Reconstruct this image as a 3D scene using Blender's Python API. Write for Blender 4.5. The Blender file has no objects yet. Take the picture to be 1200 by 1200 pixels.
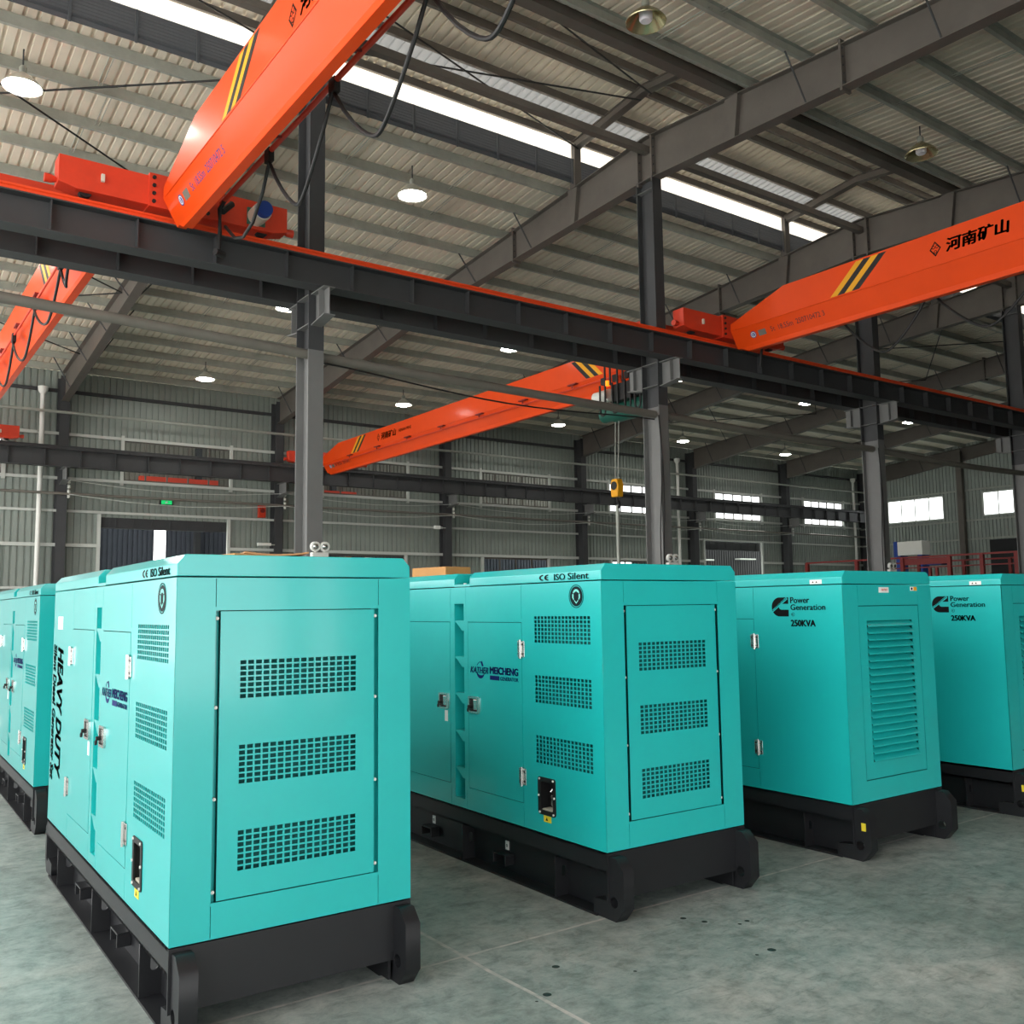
import bpy, bmesh, math, random
from mathutils import Vector, Matrix
random.seed(7)
S = bpy.context.scene
COL = S.collection
R = math.radians

# ------------------------------------------------------------------ materials
def lin(c):
    return tuple(((v/255)/12.92 if v/255 <= .04045 else ((v/255+.055)/1.055)**2.4) for v in c)

def mat(name, rgb, rough=.5, metal=0., coat=0., var=0., vscale=3., bump=0., bscale=20., emit=None, estr=0., spec=None):
    m = bpy.data.materials.new(name); m.use_nodes = True
    nt = m.node_tree; b = nt.nodes['Principled BSDF']
    c = lin(rgb)
    b.inputs['Base Color'].default_value = (*c, 1)
    b.inputs['Roughness'].default_value = rough
    b.inputs['Metallic'].default_value = metal
    if coat: b.inputs['Coat Weight'].default_value = coat; b.inputs['Coat Roughness'].default_value = .12
    if spec is not None: b.inputs['Specular IOR Level'].default_value = spec
    tc = nt.nodes.new('ShaderNodeTexCoord')
    if var:
        n = nt.nodes.new('ShaderNodeTexNoise'); n.inputs['Scale'].default_value = vscale; n.inputs['Detail'].default_value = 6
        n.inputs['Roughness'].default_value = .65
        nt.links.new(tc.outputs['Object'], n.inputs['Vector'])
        r = nt.nodes.new('ShaderNodeValToRGB')
        r.color_ramp.elements[0].position = .3; r.color_ramp.elements[1].position = .72
        r.color_ramp.elements[0].color = (*[v*(1-var) for v in c], 1); r.color_ramp.elements[1].color = (*[min(1, v*(1+var)) for v in c], 1)
        nt.links.new(n.outputs['Fac'], r.inputs['Fac']); nt.links.new(r.outputs['Color'], b.inputs['Base Color'])
    if bump:
        n2 = nt.nodes.new('ShaderNodeTexNoise'); n2.inputs['Scale'].default_value = bscale; n2.inputs['Detail'].default_value = 4
        nt.links.new(tc.outputs['Object'], n2.inputs['Vector'])
        bp = nt.nodes.new('ShaderNodeBump'); bp.inputs['Strength'].default_value = bump; bp.inputs['Distance'].default_value = .02
        nt.links.new(n2.outputs['Fac'], bp.inputs['Height']); nt.links.new(bp.outputs['Normal'], b.inputs['Normal'])
    if emit:
        b.inputs['Emission Color'].default_value = (*lin(emit), 1); b.inputs['Emission Strength'].default_value = estr
    return m

M = {}
M['teal'] = mat('teal_paint', (26, 186, 184), .36, coat=.8, var=.05, vscale=1.3)
M['shaded_lining'] = mat('shade_darkened_teal', (18, 104, 102), .8)  # teal darkened so the shade behind the vents is in the colour
M['black'] = mat('black_paint', (27, 28, 31), .45, var=.15, vscale=5)
M['orange'] = mat('orange_paint', (233, 74, 16), .4, coat=.12, spec=.25, var=.05, vscale=.9)
M['red'] = mat('red_paint', (214, 62, 34), .45, var=.12, vscale=2)
M['rail'] = mat('orange_rail', (240, 78, 30), .5)
M['darkred'] = mat('dark_red_paint', (130, 34, 30), .55, var=.15)
M['yellow'] = mat('yellow_paint', (240, 168, 10), .5)
M['decal_yellow'] = mat('decal_yellow', (232, 208, 50), .6)
M['stripe_black'] = mat('stripe_black', (22, 20, 20), .5)
M['girder'] = mat('charcoal_girder_paint', (60, 61, 63), .6, var=.12, vscale=1.5)
M['column'] = mat('grey_column_paint', (114, 114, 113), .5, var=.1, vscale=1.2)
M['rafter'] = mat('grey_primer', (97, 91, 85), .6, var=.14, vscale=1.5)
M['galv'] = mat('galvanised_steel', (166, 169, 160), .5, metal=.25, var=.15, vscale=2.5)
M['pipe'] = mat('dull_pipe', (112, 108, 100), .6, var=.12)
M['roof'] = mat('roof_sheet', (226, 217, 200), .5, metal=.1, var=.1, vscale=.8)
M['wall'] = mat('wall_sheet', (150, 158, 151), .5, metal=.1, var=.1, vscale=.9)
M['girt'] = mat('pale_girt', (205, 208, 202), .45)
M['white'] = mat('white_plastic', (232, 232, 226), .4)
M['paper'] = mat('paper_label', (240, 240, 236), .6)
M['chrome'] = mat('chrome', (205, 205, 202), .22, metal=.9)
M['ink'] = mat('black_lettering', (7, 8, 9), .6, spec=.15)
M['navy'] = mat('navy_lettering', (12, 26, 96), .6, spec=.15)
M['inkblue'] = mat('faded_blue_lettering', (52, 60, 130), .6)
M['inkdark'] = mat('dark_serial_lettering', (60, 30, 50), .6)
M['emblem'] = mat('dark_emblem', (12, 32, 36), .6, spec=.15)
M['tealpale'] = mat('pale_teal_pictogram', (130, 226, 216), .5)
M['rubber'] = mat('black_rubber', (20, 20, 21), .6)
M['cable'] = mat('black_cable', (26, 25, 25), .55)
M['motor'] = mat('green_motor', (70, 110, 92), .5)
M['hoistgreen'] = mat('hoist_green', (24, 92, 78), .45)
M['blue'] = mat('blue_paint', (28, 66, 150), .45)
M['grease'] = mat('cream_metal', (214, 206, 190), .45)
M['card'] = mat('cardboard', (196, 140, 84), .8, var=.1)
M['wood'] = mat('plywood', (176, 138, 96), .7, var=.2, vscale=6)
M['louver'] = mat('black_louver', (84, 87, 92), .5)
M['tarp'] = mat('black_sheet', (22, 23, 26), .6)
M['greensign'] = mat('green_sign', (18, 130, 70), .5, emit=(30, 220, 120), estr=.6)
M['lampon'] = mat('lit_lamp_face', (255, 255, 255), .5, emit=(255, 252, 244), estr=60.)
M['bulb'] = mat('frosted_bulb', (235, 230, 238), .4)
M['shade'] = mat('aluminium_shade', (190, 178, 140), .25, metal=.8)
M['shadelit'] = mat('lit_aluminium_shade', (226, 224, 216), .3, metal=.6)  # paler copy of the shade metal, lamplight put into its colour
M['amber'] = mat('amber_beacon', (255, 130, 20), .4, emit=(255, 120, 20), estr=1.5)
M['beige'] = mat('beige_cladding', (122, 118, 108), .6, var=.1)
M['slate'] = mat('slate_cladding', (74, 78, 88), .6, var=.1)
M['ground'] = mat('pale_ground', (196, 196, 192), .9, var=.08)

def glass_mat():
    m = bpy.data.materials.new('window_glass'); m.use_nodes = True; nt = m.node_tree; nt.nodes.clear()
    o = nt.nodes.new('ShaderNodeOutputMaterial'); mx = nt.nodes.new('ShaderNodeMixShader')
    t = nt.nodes.new('ShaderNodeBsdfTransparent'); t.inputs[0].default_value = (.93, .95, .95, 1)
    g = nt.nodes.new('ShaderNodeBsdfGlossy'); g.inputs['Roughness'].default_value = .05
    f = nt.nodes.new('ShaderNodeFresnel'); f.inputs['IOR'].default_value = 1.4
    ge = nt.nodes.new('ShaderNodeNewGeometry'); sb = nt.nodes.new('ShaderNodeMath'); sb.operation = 'SUBTRACT'; sb.inputs[0].default_value = 1; nt.links.new(ge.outputs['Backfacing'], sb.inputs[1])
    mu = nt.nodes.new('ShaderNodeMath'); mu.operation = 'MULTIPLY'; nt.links.new(f.outputs[0], mu.inputs[0]); nt.links.new(sb.outputs[0], mu.inputs[1])
    nt.links.new(mu.outputs[0], mx.inputs[0]); nt.links.new(t.outputs[0], mx.inputs[1]); nt.links.new(g.outputs[0], mx.inputs[2])
    nt.links.new(mx.outputs[0], o.inputs[0]); return m
M['glass'] = glass_mat()

def translucent_mat(f, c):
    m = bpy.data.materials.new('frp_daylight_sheet'); m.use_nodes = True; nt = m.node_tree; nt.nodes.clear()
    o = nt.nodes.new('ShaderNodeOutputMaterial'); mx = nt.nodes.new('ShaderNodeMixShader'); mx.inputs[0].default_value = f
    d = nt.nodes.new('ShaderNodeBsdfDiffuse'); d.inputs[0].default_value = (.75, .76, .74, 1)
    t = nt.nodes.new('ShaderNodeBsdfTranslucent'); t.inputs[0].default_value = (c, c, c*.98, 1)
    nt.links.new(d.outputs[0], mx.inputs[1]); nt.links.new(t.outputs[0], mx.inputs[2]); nt.links.new(mx.outputs[0], o.inputs[0]); return m
M['frp'] = translucent_mat(.88, .8); M['frpdim'] = translucent_mat(.7, .05)

def floor_mat():
    m = bpy.data.materials.new('polished_concrete'); m.use_nodes = True; nt = m.node_tree; L = nt.links.new
    b = nt.nodes['Principled BSDF']; N = nt.nodes.new
    tc = N('ShaderNodeTexCoord'); P = tc.outputs['Object']
    def noise(scale, det=6, rough=.6, stretch=None, dist=0.):
        n = N('ShaderNodeTexNoise'); n.inputs['Scale'].default_value = scale; n.inputs['Detail'].default_value = det
        n.inputs['Roughness'].default_value = rough; n.inputs['Distortion'].default_value = dist
        if stretch:
            mp = N('ShaderNodeMapping'); mp.inputs['Scale'].default_value = stretch[0]; mp.inputs['Rotation'].default_value = (0, 0, stretch[1])
            L(P, mp.inputs['Vector']); L(mp.outputs[0], n.inputs['Vector'])
        else: L(P, n.inputs['Vector'])
        return n.outputs['Fac']
    def ramp(fac, stops):
        r = N('ShaderNodeValToRGB'); e = r.color_ramp.elements
        while len(e) < len(stops): e.new(.5)
        for q, (p, c) in zip(e, stops): q.position = p; q.color = (*c, 1)
        L(fac, r.inputs['Fac']); return r.outputs['Color']
    def mix(f, a, c, mode='MIX'):
        x = N('ShaderNodeMix'); x.data_type = 'RGBA'; x.blend_type = mode
        if isinstance(f, float): x.inputs['Factor'].default_value = f
        else: L(f, x.inputs['Factor'])
        for v, i in ((a, 6), (c, 7)):
            if isinstance(v, tuple): x.inputs[i].default_value = (*v, 1)
            else: L(v, x.inputs[i])
        return x.outputs[2]
    big = ramp(noise(.55, 5, .6), [(.3, lin((128, 138, 133))), (.5, lin((152, 159, 155))), (.72, lin((182, 184, 180)))])
    fine = ramp(noise(7.5, 12, .74, dist=.25), [(.34, (.5, .56, .54)), (.5, (.88, .91, .9)), (.64, (1.16, 1.16, 1.15))])
    col = mix(1., big, fine, 'MULTIPLY')
    streak = ramp(noise(5.5, 12, .78, ((1.0, 3.2, 1), .75), .5), [(.36, (.55, .6, .58)), (.47, (1, 1, 1)), (.6, (1, 1, 1)), (.7, (1.25, 1.24, 1.22))])
    col = mix(.75, col, streak, 'MULTIPLY')
    warm = ramp(noise(1.1, 4, .6), [(.58, (0, 0, 0)), (.72, (1, 1, 1))])
    col = mix(.2, col, mix(warm, col, lin((176, 158, 144))), 'MIX')
    # chalk-filled slab joints
    sep = N('ShaderNodeSeparateXYZ'); L(P, sep.inputs[0])
    wob = noise(2.5, 3)
    def mathn(op, a, b_=None, c_=None):
        x = N('ShaderNodeMath'); x.operation = op
        for i, v in enumerate((a, b_, c_)):
            if v is None: continue
            if isinstance(v, (int, float)): x.inputs[i].default_value = v
            else: L(v, x.inputs[i])
        return x.outputs[0]
    def line(axis, at, w, period=0):
        v = mathn('ADD', sep.outputs[axis], -at)
        v = mathn('ADD', v, mathn('MULTIPLY', mathn('ADD', wob, -.5), .03))
        if period: v = mathn('PINGPONG', v, period)
        v = mathn('ABSOLUTE', v)
        return mathn('LESS_THAN', v, w)
    jn = ramp(noise(14, 5), [(.35, (.25, .25, .25)), (.62, (1, 1, 1))])
    j = mathn('MAXIMUM', line(1, 4.06, .009, 3.65), line(0, 2.585, .011, 3.65))
    col = mix(mathn('MULTIPLY', j, jn), col, lin((196, 190, 184)))
    # small round oil drops
    for (x, y, r) in ((3.84, 3.80, .017), (3.89, 3.69, .016), (4.08, 3.56, .014), (4.01, 3.55, .011), (2.86, 3.68, .019), (2.63, 3.45, .02), (3.12, 3.41, .009), (3.84, 3.2, .022), (3.73, 3.2, .009), (2.55, 3.42, .007)):
        d = N('ShaderNodeVectorMath'); d.operation = 'DISTANCE'; L(P, d.inputs[0]); d.inputs[1].default_value = (x, y, 0)
        col = mix(mathn('LESS_THAN', d.outputs['Value'], r), col, lin((34, 44, 42)))
    L(col, b.inputs['Base Color'])
    rr = ramp(noise(2.2, 6), [(.3, (.34, .34, .34)), (.7, (.6, .6, .6))]); L(rr, b.inputs['Roughness'])
    bp = N('ShaderNodeBump'); bp.inputs['Strength'].default_value = .25; bp.inputs['Distance'].default_value = .01
    L(noise(9, 8, .7), bp.inputs['Height']); L(bp.outputs['Normal'], b.inputs['Normal'])
    return m
M['floor'] = floor_mat()

# ------------------------------------------------------------------ helpers
class MB:
    def __init__(s): s.bm = bmesh.new()
    def box(s, x0, x1, y0, y1, z0, z1):
        v = [s.bm.verts.new(p) for p in ((x0,y0,z0),(x1,y0,z0),(x1,y1,z0),(x0,y1,z0),(x0,y0,z1),(x1,y0,z1),(x1,y1,z1),(x0,y1,z1))]
        for f in ((0,3,2,1),(4,5,6,7),(0,1,5,4),(1,2,6,5),(2,3,7,6),(3,0,4,7)): s.bm.faces.new([v[i] for i in f])
        return s
    def prism(s, pts, plane, a, b):
        def P(p, h):
            return {'yz': (h, p[0], p[1]), 'xz': (p[0], h, p[1]), 'xy': (p[0], p[1], h)}[plane]
        A = [s.bm.verts.new(P(p, a)) for p in pts]; B = [s.bm.verts.new(P(p, b)) for p in pts]
        n = len(pts)
        s.bm.faces.new(A); s.bm.faces.new(B[::-1])
        for i in range(n): s.bm.faces.new((A[i], B[i], B[(i+1) % n], A[(i+1) % n]))
        return s
    def hexa(s, A, B):
        a = [s.bm.verts.new(p) for p in A]; b = [s.bm.verts.new(p) for p in B]; n = len(a)
        s.bm.faces.new(a); s.bm.faces.new(b[::-1])
        for i in range(n): s.bm.faces.new((a[i], b[i], b[(i+1) % n], a[(i+1) % n]))
        return s
    def tube(s, pts, r, n=10, cap=True):
        pts = [Vector(p) for p in pts]; rings = []
        rr = r if isinstance(r, (list, tuple)) else [r]*len(pts)
        up = Vector((0, 0, 1))
        for i, p in enumerate(pts):
            t = (pts[min(i+1, len(pts)-1)] - pts[max(i-1, 0)]).normalized()
            a = up if abs(t.dot(up)) < .95 else Vector((1, 0, 0))
            e1 = t.cross(a).normalized(); e2 = t.cross(e1)
            rings.append([s.bm.verts.new(p + (e1*math.cos(2*math.pi*k/n) + e2*math.sin(2*math.pi*k/n))*rr[i]) for k in range(n)])
        for A, B in zip(rings, rings[1:]):
            for k in range(n): s.bm.faces.new((A[k], A[(k+1) % n], B[(k+1) % n], B[k]))
        if cap: s.bm.faces.new(rings[0][::-1]); s.bm.faces.new(rings[-1])
        return s
    def lathe(s, c, prof, n=24, cap=True):
        rings = []
        for r, z in prof:
            rings.append([s.bm.verts.new((c[0]+r*math.cos(2*math.pi*k/n), c[1]+r*math.sin(2*math.pi*k/n), c[2]+z)) for k in range(n)])
        for A, B in zip(rings, rings[1:]):
            for k in range(n): s.bm.faces.new((A[k], A[(k+1) % n], B[(k+1) % n], B[k]))
        if cap: s.bm.faces.new(rings[0][::-1]); s.bm.faces.new(rings[-1])
        return s
    def build(s, name, m, parent=None, smooth=False, bevel=0., weld=False):
        if weld: bmesh.ops.remove_doubles(s.bm, verts=s.bm.verts, dist=1e-5)
        bmesh.ops.recalc_face_normals(s.bm, faces=s.bm.faces)
        me = bpy.data.meshes.new(name); s.bm.to_mesh(me); s.bm.free()
        if smooth:
            me.shade_smooth(); me.set_sharp_from_angle(angle=R(40))
        return link(name, me, m, parent, bevel)

def link(name, me, m, parent=None, bevel=0.):
    me.materials.clear(); me.materials.append(m if not isinstance(m, str) else M[m])
    o = bpy.data.objects.new(name, me); COL.objects.link(o)
    if parent: o.parent = parent
    if bevel:
        b = o.modifiers.new('Bevel', 'BEVEL'); b.width = bevel; b.segments = 2; b.limit_method = 'ANGLE'; b.angle_limit = R(40)
    return o

def tag(o, label, cat=None, group=None, kind=None):
    o['label'] = label
    if cat: o['category'] = cat
    if group: o['group'] = group
    if kind: o['kind'] = kind
    return o

def thing(name, label, cat, loc=(0, 0, 0), rz=0., group=None, kind=None):
    o = bpy.data.objects.new(name, None); COL.objects.link(o); o.location = loc; o.rotation_euler = (0, 0, rz)
    o.empty_display_size = .1
    return tag(o, label, cat, group, kind)

def struct(o, label, cat, group=None): return tag(o, label, cat, group, 'structure')

def copy_tree(o, parent=None):
    c = o.copy(); COL.objects.link(c)
    if parent: c.parent = parent
    for ch in [q for q in bpy.data.objects if q.parent == o]: copy_tree(ch, c)
    return c

def frame(origin, right, up):
    r = Vector(right).normalized(); u = Vector(up).normalized(); n = r.cross(u)
    m = Matrix.Identity(4)
    for i in range(3): m[i][0] = r[i]; m[i][1] = u[i]; m[i][2] = n[i]; m[i][3] = origin[i]
    return m
def side_frame(x): return frame((x, 0, 0), (0, -1, 0), (0, 0, 1))     # seen from -X ; local (-y, z)
def front_frame(y): return frame((0, y, 0), (1, 0, 0), (0, 0, 1))     # seen from -Y ; local (x, z)

def plate(name, loops, th, F, m, parent=None, curved=False):
    """flat plate cut from polygons (outer loop and holes); its outer face lies in the frame, thickness goes inward"""
    cu = bpy.data.curves.new(name, 'CURVE'); cu.dimensions = '2D'; cu.fill_mode = 'BOTH'; cu.extrude = th/2
    for lp in loops:
        sp = cu.splines.new('POLY'); sp.points.add(len(lp)-1); sp.use_cyclic_u = True
        for q, p in zip(sp.points, lp): q.co = (p[0], p[1], 0, 1)
    ob = bpy.data.objects.new(name, cu); dg = bpy.context.evaluated_depsgraph_get()
    me = bpy.data.meshes.new_from_object(ob, depsgraph=dg)
    me.transform(F @ Matrix.Translation((0, 0, -th/2)))
    bpy.data.objects.remove(ob); bpy.data.curves.remove(cu)
    me.name = name
    return link(name, me, m, parent)

def rect(a, b, c, d): return [(a, c), (b, c), (b, d), (a, d)]
def srect(v0, v1, z0, z1): return [(-v1, z0), (-v0, z0), (-v0, z1), (-v1, z1)]
def rrect(a, b, c, d, r, n=4):
    out = []
    for (x, y, s) in ((b-r, d-r, 0), (a+r, d-r, 90), (a+r, c+r, 180), (b-r, c+r, 270)):
        for k in range(n+1):
            t = R(s+90*k/n); out.append((x+r*math.cos(t), y+r*math.sin(t)))
    return out
def circ(x, y, rx, ry=None, n=24):
    ry = rx if ry is None else ry
    return [(x+rx*math.cos(2*math.pi*k/n), y+ry*math.sin(2*math.pi*k/n)) for k in range(n)]
def arcband(x, y, r0, r1, a0, a1, n=18, t1=None):
    """band between two arcs; t1 lets the far end taper"""
    A = [(x+r1*math.cos(R(a0+(a1-a0)*k/n)), y+r1*math.sin(R(a0+(a1-a0)*k/n))) for k in range(n+1)]
    B = []
    for k in range(n+1):
        f = k/n; rr = r0 if t1 is None else r0+(r1-.002-r0)*t1(f)
        B.append((x+rr*math.cos(R(a0+(a1-a0)*f)), y+rr*math.sin(R(a0+(a1-a0)*f))))
    return A+B[::-1]

def text_mesh(body, bold=0., shear=0., spacing=1.):
    cu = bpy.data.curves.new('t', 'FONT'); cu.body = body; cu.size = 1; cu.offset = bold; cu.shear = shear; cu.space_character = spacing
    cu.fill_mode = 'BOTH'; cu.extrude = .0005; cu.resolution_u = 3
    ob = bpy.data.objects.new('t', cu); COL.objects.link(ob); dg = bpy.context.evaluated_depsgraph_get()
    me = bpy.data.meshes.new_from_object(ob.evaluated_get(dg)); 
    bpy.data.objects.remove(ob); bpy.data.curves.remove(cu)
    return me
def text(name, body, x0, x1, y0, y1, F, m, parent, bold=0., shear=0., spacing=1.):
    """lettering fitted to the box x0..x1, y0..y1 of frame F, 1 mm proud of the surface; bold strokes are thickened by overlapping shifted outlines"""
    me = text_mesh(body, 0, shear, spacing)
    if bold:
        bm = bmesh.new()
        for k, (dx, dy) in enumerate(((-bold, 0), (bold, 0), (0, bold*.6), (0, -bold*.6), (-bold*.7, bold*.4), (bold*.7, -bold*.4))):
            q = me.copy(); q.transform(Matrix.Translation((dx, dy, 0))); bm.from_mesh(q); bpy.data.meshes.remove(q)
        bm.to_mesh(me); bm.free()
    xs = [v.co.x for v in me.vertices]; ys = [v.co.y for v in me.vertices]
    if not xs: return None
    sx = (x1-x0)/(max(xs)-min(xs)); sy = (y1-y0)/(max(ys)-min(ys))
    T = Matrix.Translation((x0, y0, .002)) @ Matrix.Diagonal((sx, sy, 1, 1)) @ Matrix.Translation((-min(xs), -min(ys), 0))
    me.transform(F @ T); me.name = name
    return link(name, me, m, parent)

def grid_holes(x0, x1, z0, z1, nx, nz, fx=.77, fz=.72, side=False):
    out = []; dx = (x1-x0)/nx; dz = (z1-z0)/nz
    for i in range(nx):
        for j in range(nz):
            a = x0+dx*i+dx*(1-fx)/2; c = z0+dz*j+dz*(1-fz)/2
            out.append(srect(a, a+dx*fx, c, c+dz*fz) if side else rect(a, a+dx*fx, c, c+dz*fz))
    return out

# ------------------------------------------------------------------ gensets
def skid(root, W, Lg, loops, gus, tagv=()):
    m = MB()
    for s in (0, 1):
        X = (lambda u: u) if s == 0 else (lambda u: W-u)
        def bx(u0, u1, *r):
            a, b = sorted((X(u0), X(u1))); m.box(a, b, *r)
        bx(0, .014, .01, Lg, .245, .35); bx(0, .11, .01, Lg, .338, .35); bx(0, .11, .01, Lg, .245, .257)
        bx(.1, .112, .01, Lg, .01, .35); bx(0, .112, .1, Lg-.1, 0, .012)
    m.box(.0, W, 0, .012, .097, .35); m.box(0, W, Lg-.012, Lg, .097, .35)
    for v in (.6, 1.5, 2.4): m.box(.112, W-.112, v-.04, v+.04, .06, .2)
    fr = m.build('skid_frame', 'black', root)
    for v in gus:
        for a, b in ((.004, .1), (W-.1, W-.004)):
            c = (a+b)/2+(.016 if a < .5 else -.016)
            plate('gusset', [rect(a, b, .012, .245), [(c+.017*math.cos(t), .15+.017*math.sin(t)+(.016 if math.sin(t) > 0 else -.016)) for t in [2*math.pi*k/20+.01 for k in range(20)]]], .01, front_frame(v), 'black', fr)
    prof = [(.005, .335), (-.055, .335), (-.115, .275), (-.115, .075), (-.05, 0), (.14, 0), (.14, .085), (.005, .1)]
    for u in (.012, W-.087):
        plate('skid_foot', [[(-p[0], p[1]) for p in prof], circ(.035, .10, .03)], .075, side_frame(u), 'black', root)
    for u in (.012, W-.087):
        plate('skid_foot', [[(-(Lg-p[0]), p[1]) for p in prof], circ(-(Lg+.035), .10, .03)], .075, side_frame(u), 'black', root)
    for v in loops:
        b = MB(); b.box(.03, .1, v-.075, v+.075, .118, .128); b.box(.03, .1, v-.075, v-.063, .06, .118); b.box(.03, .1, v+.063, v+.075, .06, .118)
        lp = b.build('tie_down_loop', 'black', root, bevel=.003)
        t = MB().box(.094, .1, v-.02, v+.015, .14, .195).build('decal', 'paper', lp); t['label'] = 'pale decal above the loop'
        plate('decal_symbol', [circ(-(v-.0025), .167, .009), circ(-(v-.0025), .167, .005)], .001, side_frame(.0932), 'ink', lp)
    return fr

def lock(root, v, z, mirror=1):
    k = plate('lock', [[(-a, b) for a, b in rrect(v-.065, v+.065, z-.055, z+.055, .012)], [(-a, b) for a, b in rrect(v-.048, v+.048, z-.042, z+.042, .008)]], .014, side_frame(-.012), 'chrome', root)
    MB().box(-.003, 0, v-.05, v+.05, z-.043, z+.043).build('lock_recess', 'rubber', k)
    MB().box(-.011, -.003, v-.02*mirror-.022, v-.02*mirror+.022, z-.032, z+.036).build('paddle_handle', 'chrome', k, bevel=.003)
    b = MB(); b.tube([(-.004, v+.035*mirror, z-.012), (-.03, v+.035*mirror, z-.012)], .011, 12); b.build('lock_barrel', 'rubber', k, True)
    b = MB(); b.tube([(-.026, v+.035*mirror, z-.012), (-.029, v+.037*mirror, z-.028), (-.028, v+.042*mirror, z-.045)], [.003, .008, .007], 8); b.build('key', 'rubber', k, True)
    return k

def hinge(root, v, z, h=.1):
    b = MB(); b.box(-.006, 0, v-.036, v+.036, z-h/2, z+h/2)
    o = b.build('hinge', 'chrome', root, bevel=.004)
    MB().tube([(-.011, v, z-h/2-.008), (-.011, v, z+h/2+.008)], .010, 12).build('hinge_pin', 'chrome', o, True)
    for dv in (-.024, .024):
        for dz in (-.03, .03):
            MB().tube([(-.005, v+dv, z+dz), (-.009, v+dv, z+dz)], .006, 8).build('screw', 'rubber', o)
    return o

def canopy_cap(root, W, v0, v1):
    p = [(0, 1.852), (0, 1.905), (.036, 1.945), (W-.036, 1.945), (W, 1.905), (W, 1.852)]
    return MB().prism(p, 'xz', v0, v1).build('roof_cap', 'teal', root, bevel=.003)

def ce_mark(F, x0, x1, z0, z1, root):
    h = (z1-z0)/2; c = (z0+z1)/2; w = (x1-x0)
    r1 = h*1.05; r0 = h*.62
    W2 = w*.44/h
    def wide(cx): return [(cx+(p[0]-cx)*W2, p[1]) for p in arcband(cx, c, r0, r1, 95, 265)]
    loops = [wide(x0+w*.44)]; e = wide(x0+w*1.0)
    bar = rect(x0+w*.62, x0+w*.94, c-h*.14, c+h*.14)
    plate('lettering', [loops[0]], .001, F @ Matrix.Translation((0, 0, .0012)), 'ink', root)
    plate('lettering', [e], .001, F @ Matrix.Translation((0, 0, .0012)), 'ink', root)
    plate('lettering', [bar], .001, F @ Matrix.Translation((0, 0, .0013)), 'ink', root)

def ear_sign(F, x, z, r, root):
    o = plate('ear_protection_sign', [circ(x, z, r, n=40)], .001, F @ Matrix.Translation((0, 0, .0012)), 'emblem', root)
    G = F @ Matrix.Translation((0, 0, .0022))
    plate('sign_border', [circ(x, z, r*1.17, n=40), circ(x, z, r*1.1, n=40)], .001, G, 'emblem', o)
    q = lambda pts: [(x+a*r, z+b*r) for a, b in pts]
    plate('pictogram', [arcband(x, z+.17*r, .40*r, .55*r, 20, 160)], .001, G, 'tealpale', o)
    plate('pictogram', [arcband(x, z+.30*r, .20*r, .33*r, 25, 155)], .001, G, 'tealpale', o)
    for s in (-1, 1):
        plate('pictogram', [q([(s*.46, .28), (s*.60, .2), (s*.62, -.12), (s*.5, -.28), (s*.40, -.36), (s*.36, -.3), (s*.44, -.12), (s*.42, .1)])], .001, G, 'tealpale', o)
        plate('pictogram', [q([(s*.34, -.42), (s*.24, -.52), (0, -.74), (0, -.62), (s*.18, -.46), (s*.28, -.38)])], .001, G, 'tealpale', o)
    return o

def maker_logo(F, root):
    T = lambda d: F @ Matrix.Translation((0, 0, d))
    # swoosh emblem : local x = -v
    cx, cz = -1.275, 1.292
    o = plate('logo', [arcband(cx+.01, cz-.006, .030, .052, 188, 340, t1=lambda f: abs(2*f-1)**2)], .001, T(.0012), 'navy', root)
    plate('logo_arc', [arcband(cx+.012, cz, .049, .0535, 60, 150)], .001, T(.0012), 'navy', o)
    plate('logo_drop', [[(cx+.012, cz+.05), (cx+.03, cz+.058), (cx+.048, cz+.026), (cx+.03, cz+.022)]], .001, T(.0012), 'navy', o)
    text('logo_lettering', 'KATHER', -1.388, -1.168, 1.268, 1.31, T(.0008), M['navy'], o, bold=.015, shear=.25)
    text('lettering', 'MEICHENG', -1.15, -.822, 1.27, 1.318, F, M['navy'], root, bold=.05)
    plate('lettering_box', [rect(-1.15, -1.04, 1.232, 1.26)], .001, T(.0012), 'navy', root)
    text('lettering', 'GENERATOR', -1.028, -.822, 1.234, 1.258, F, M['navy'], root, bold=.02)

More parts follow.
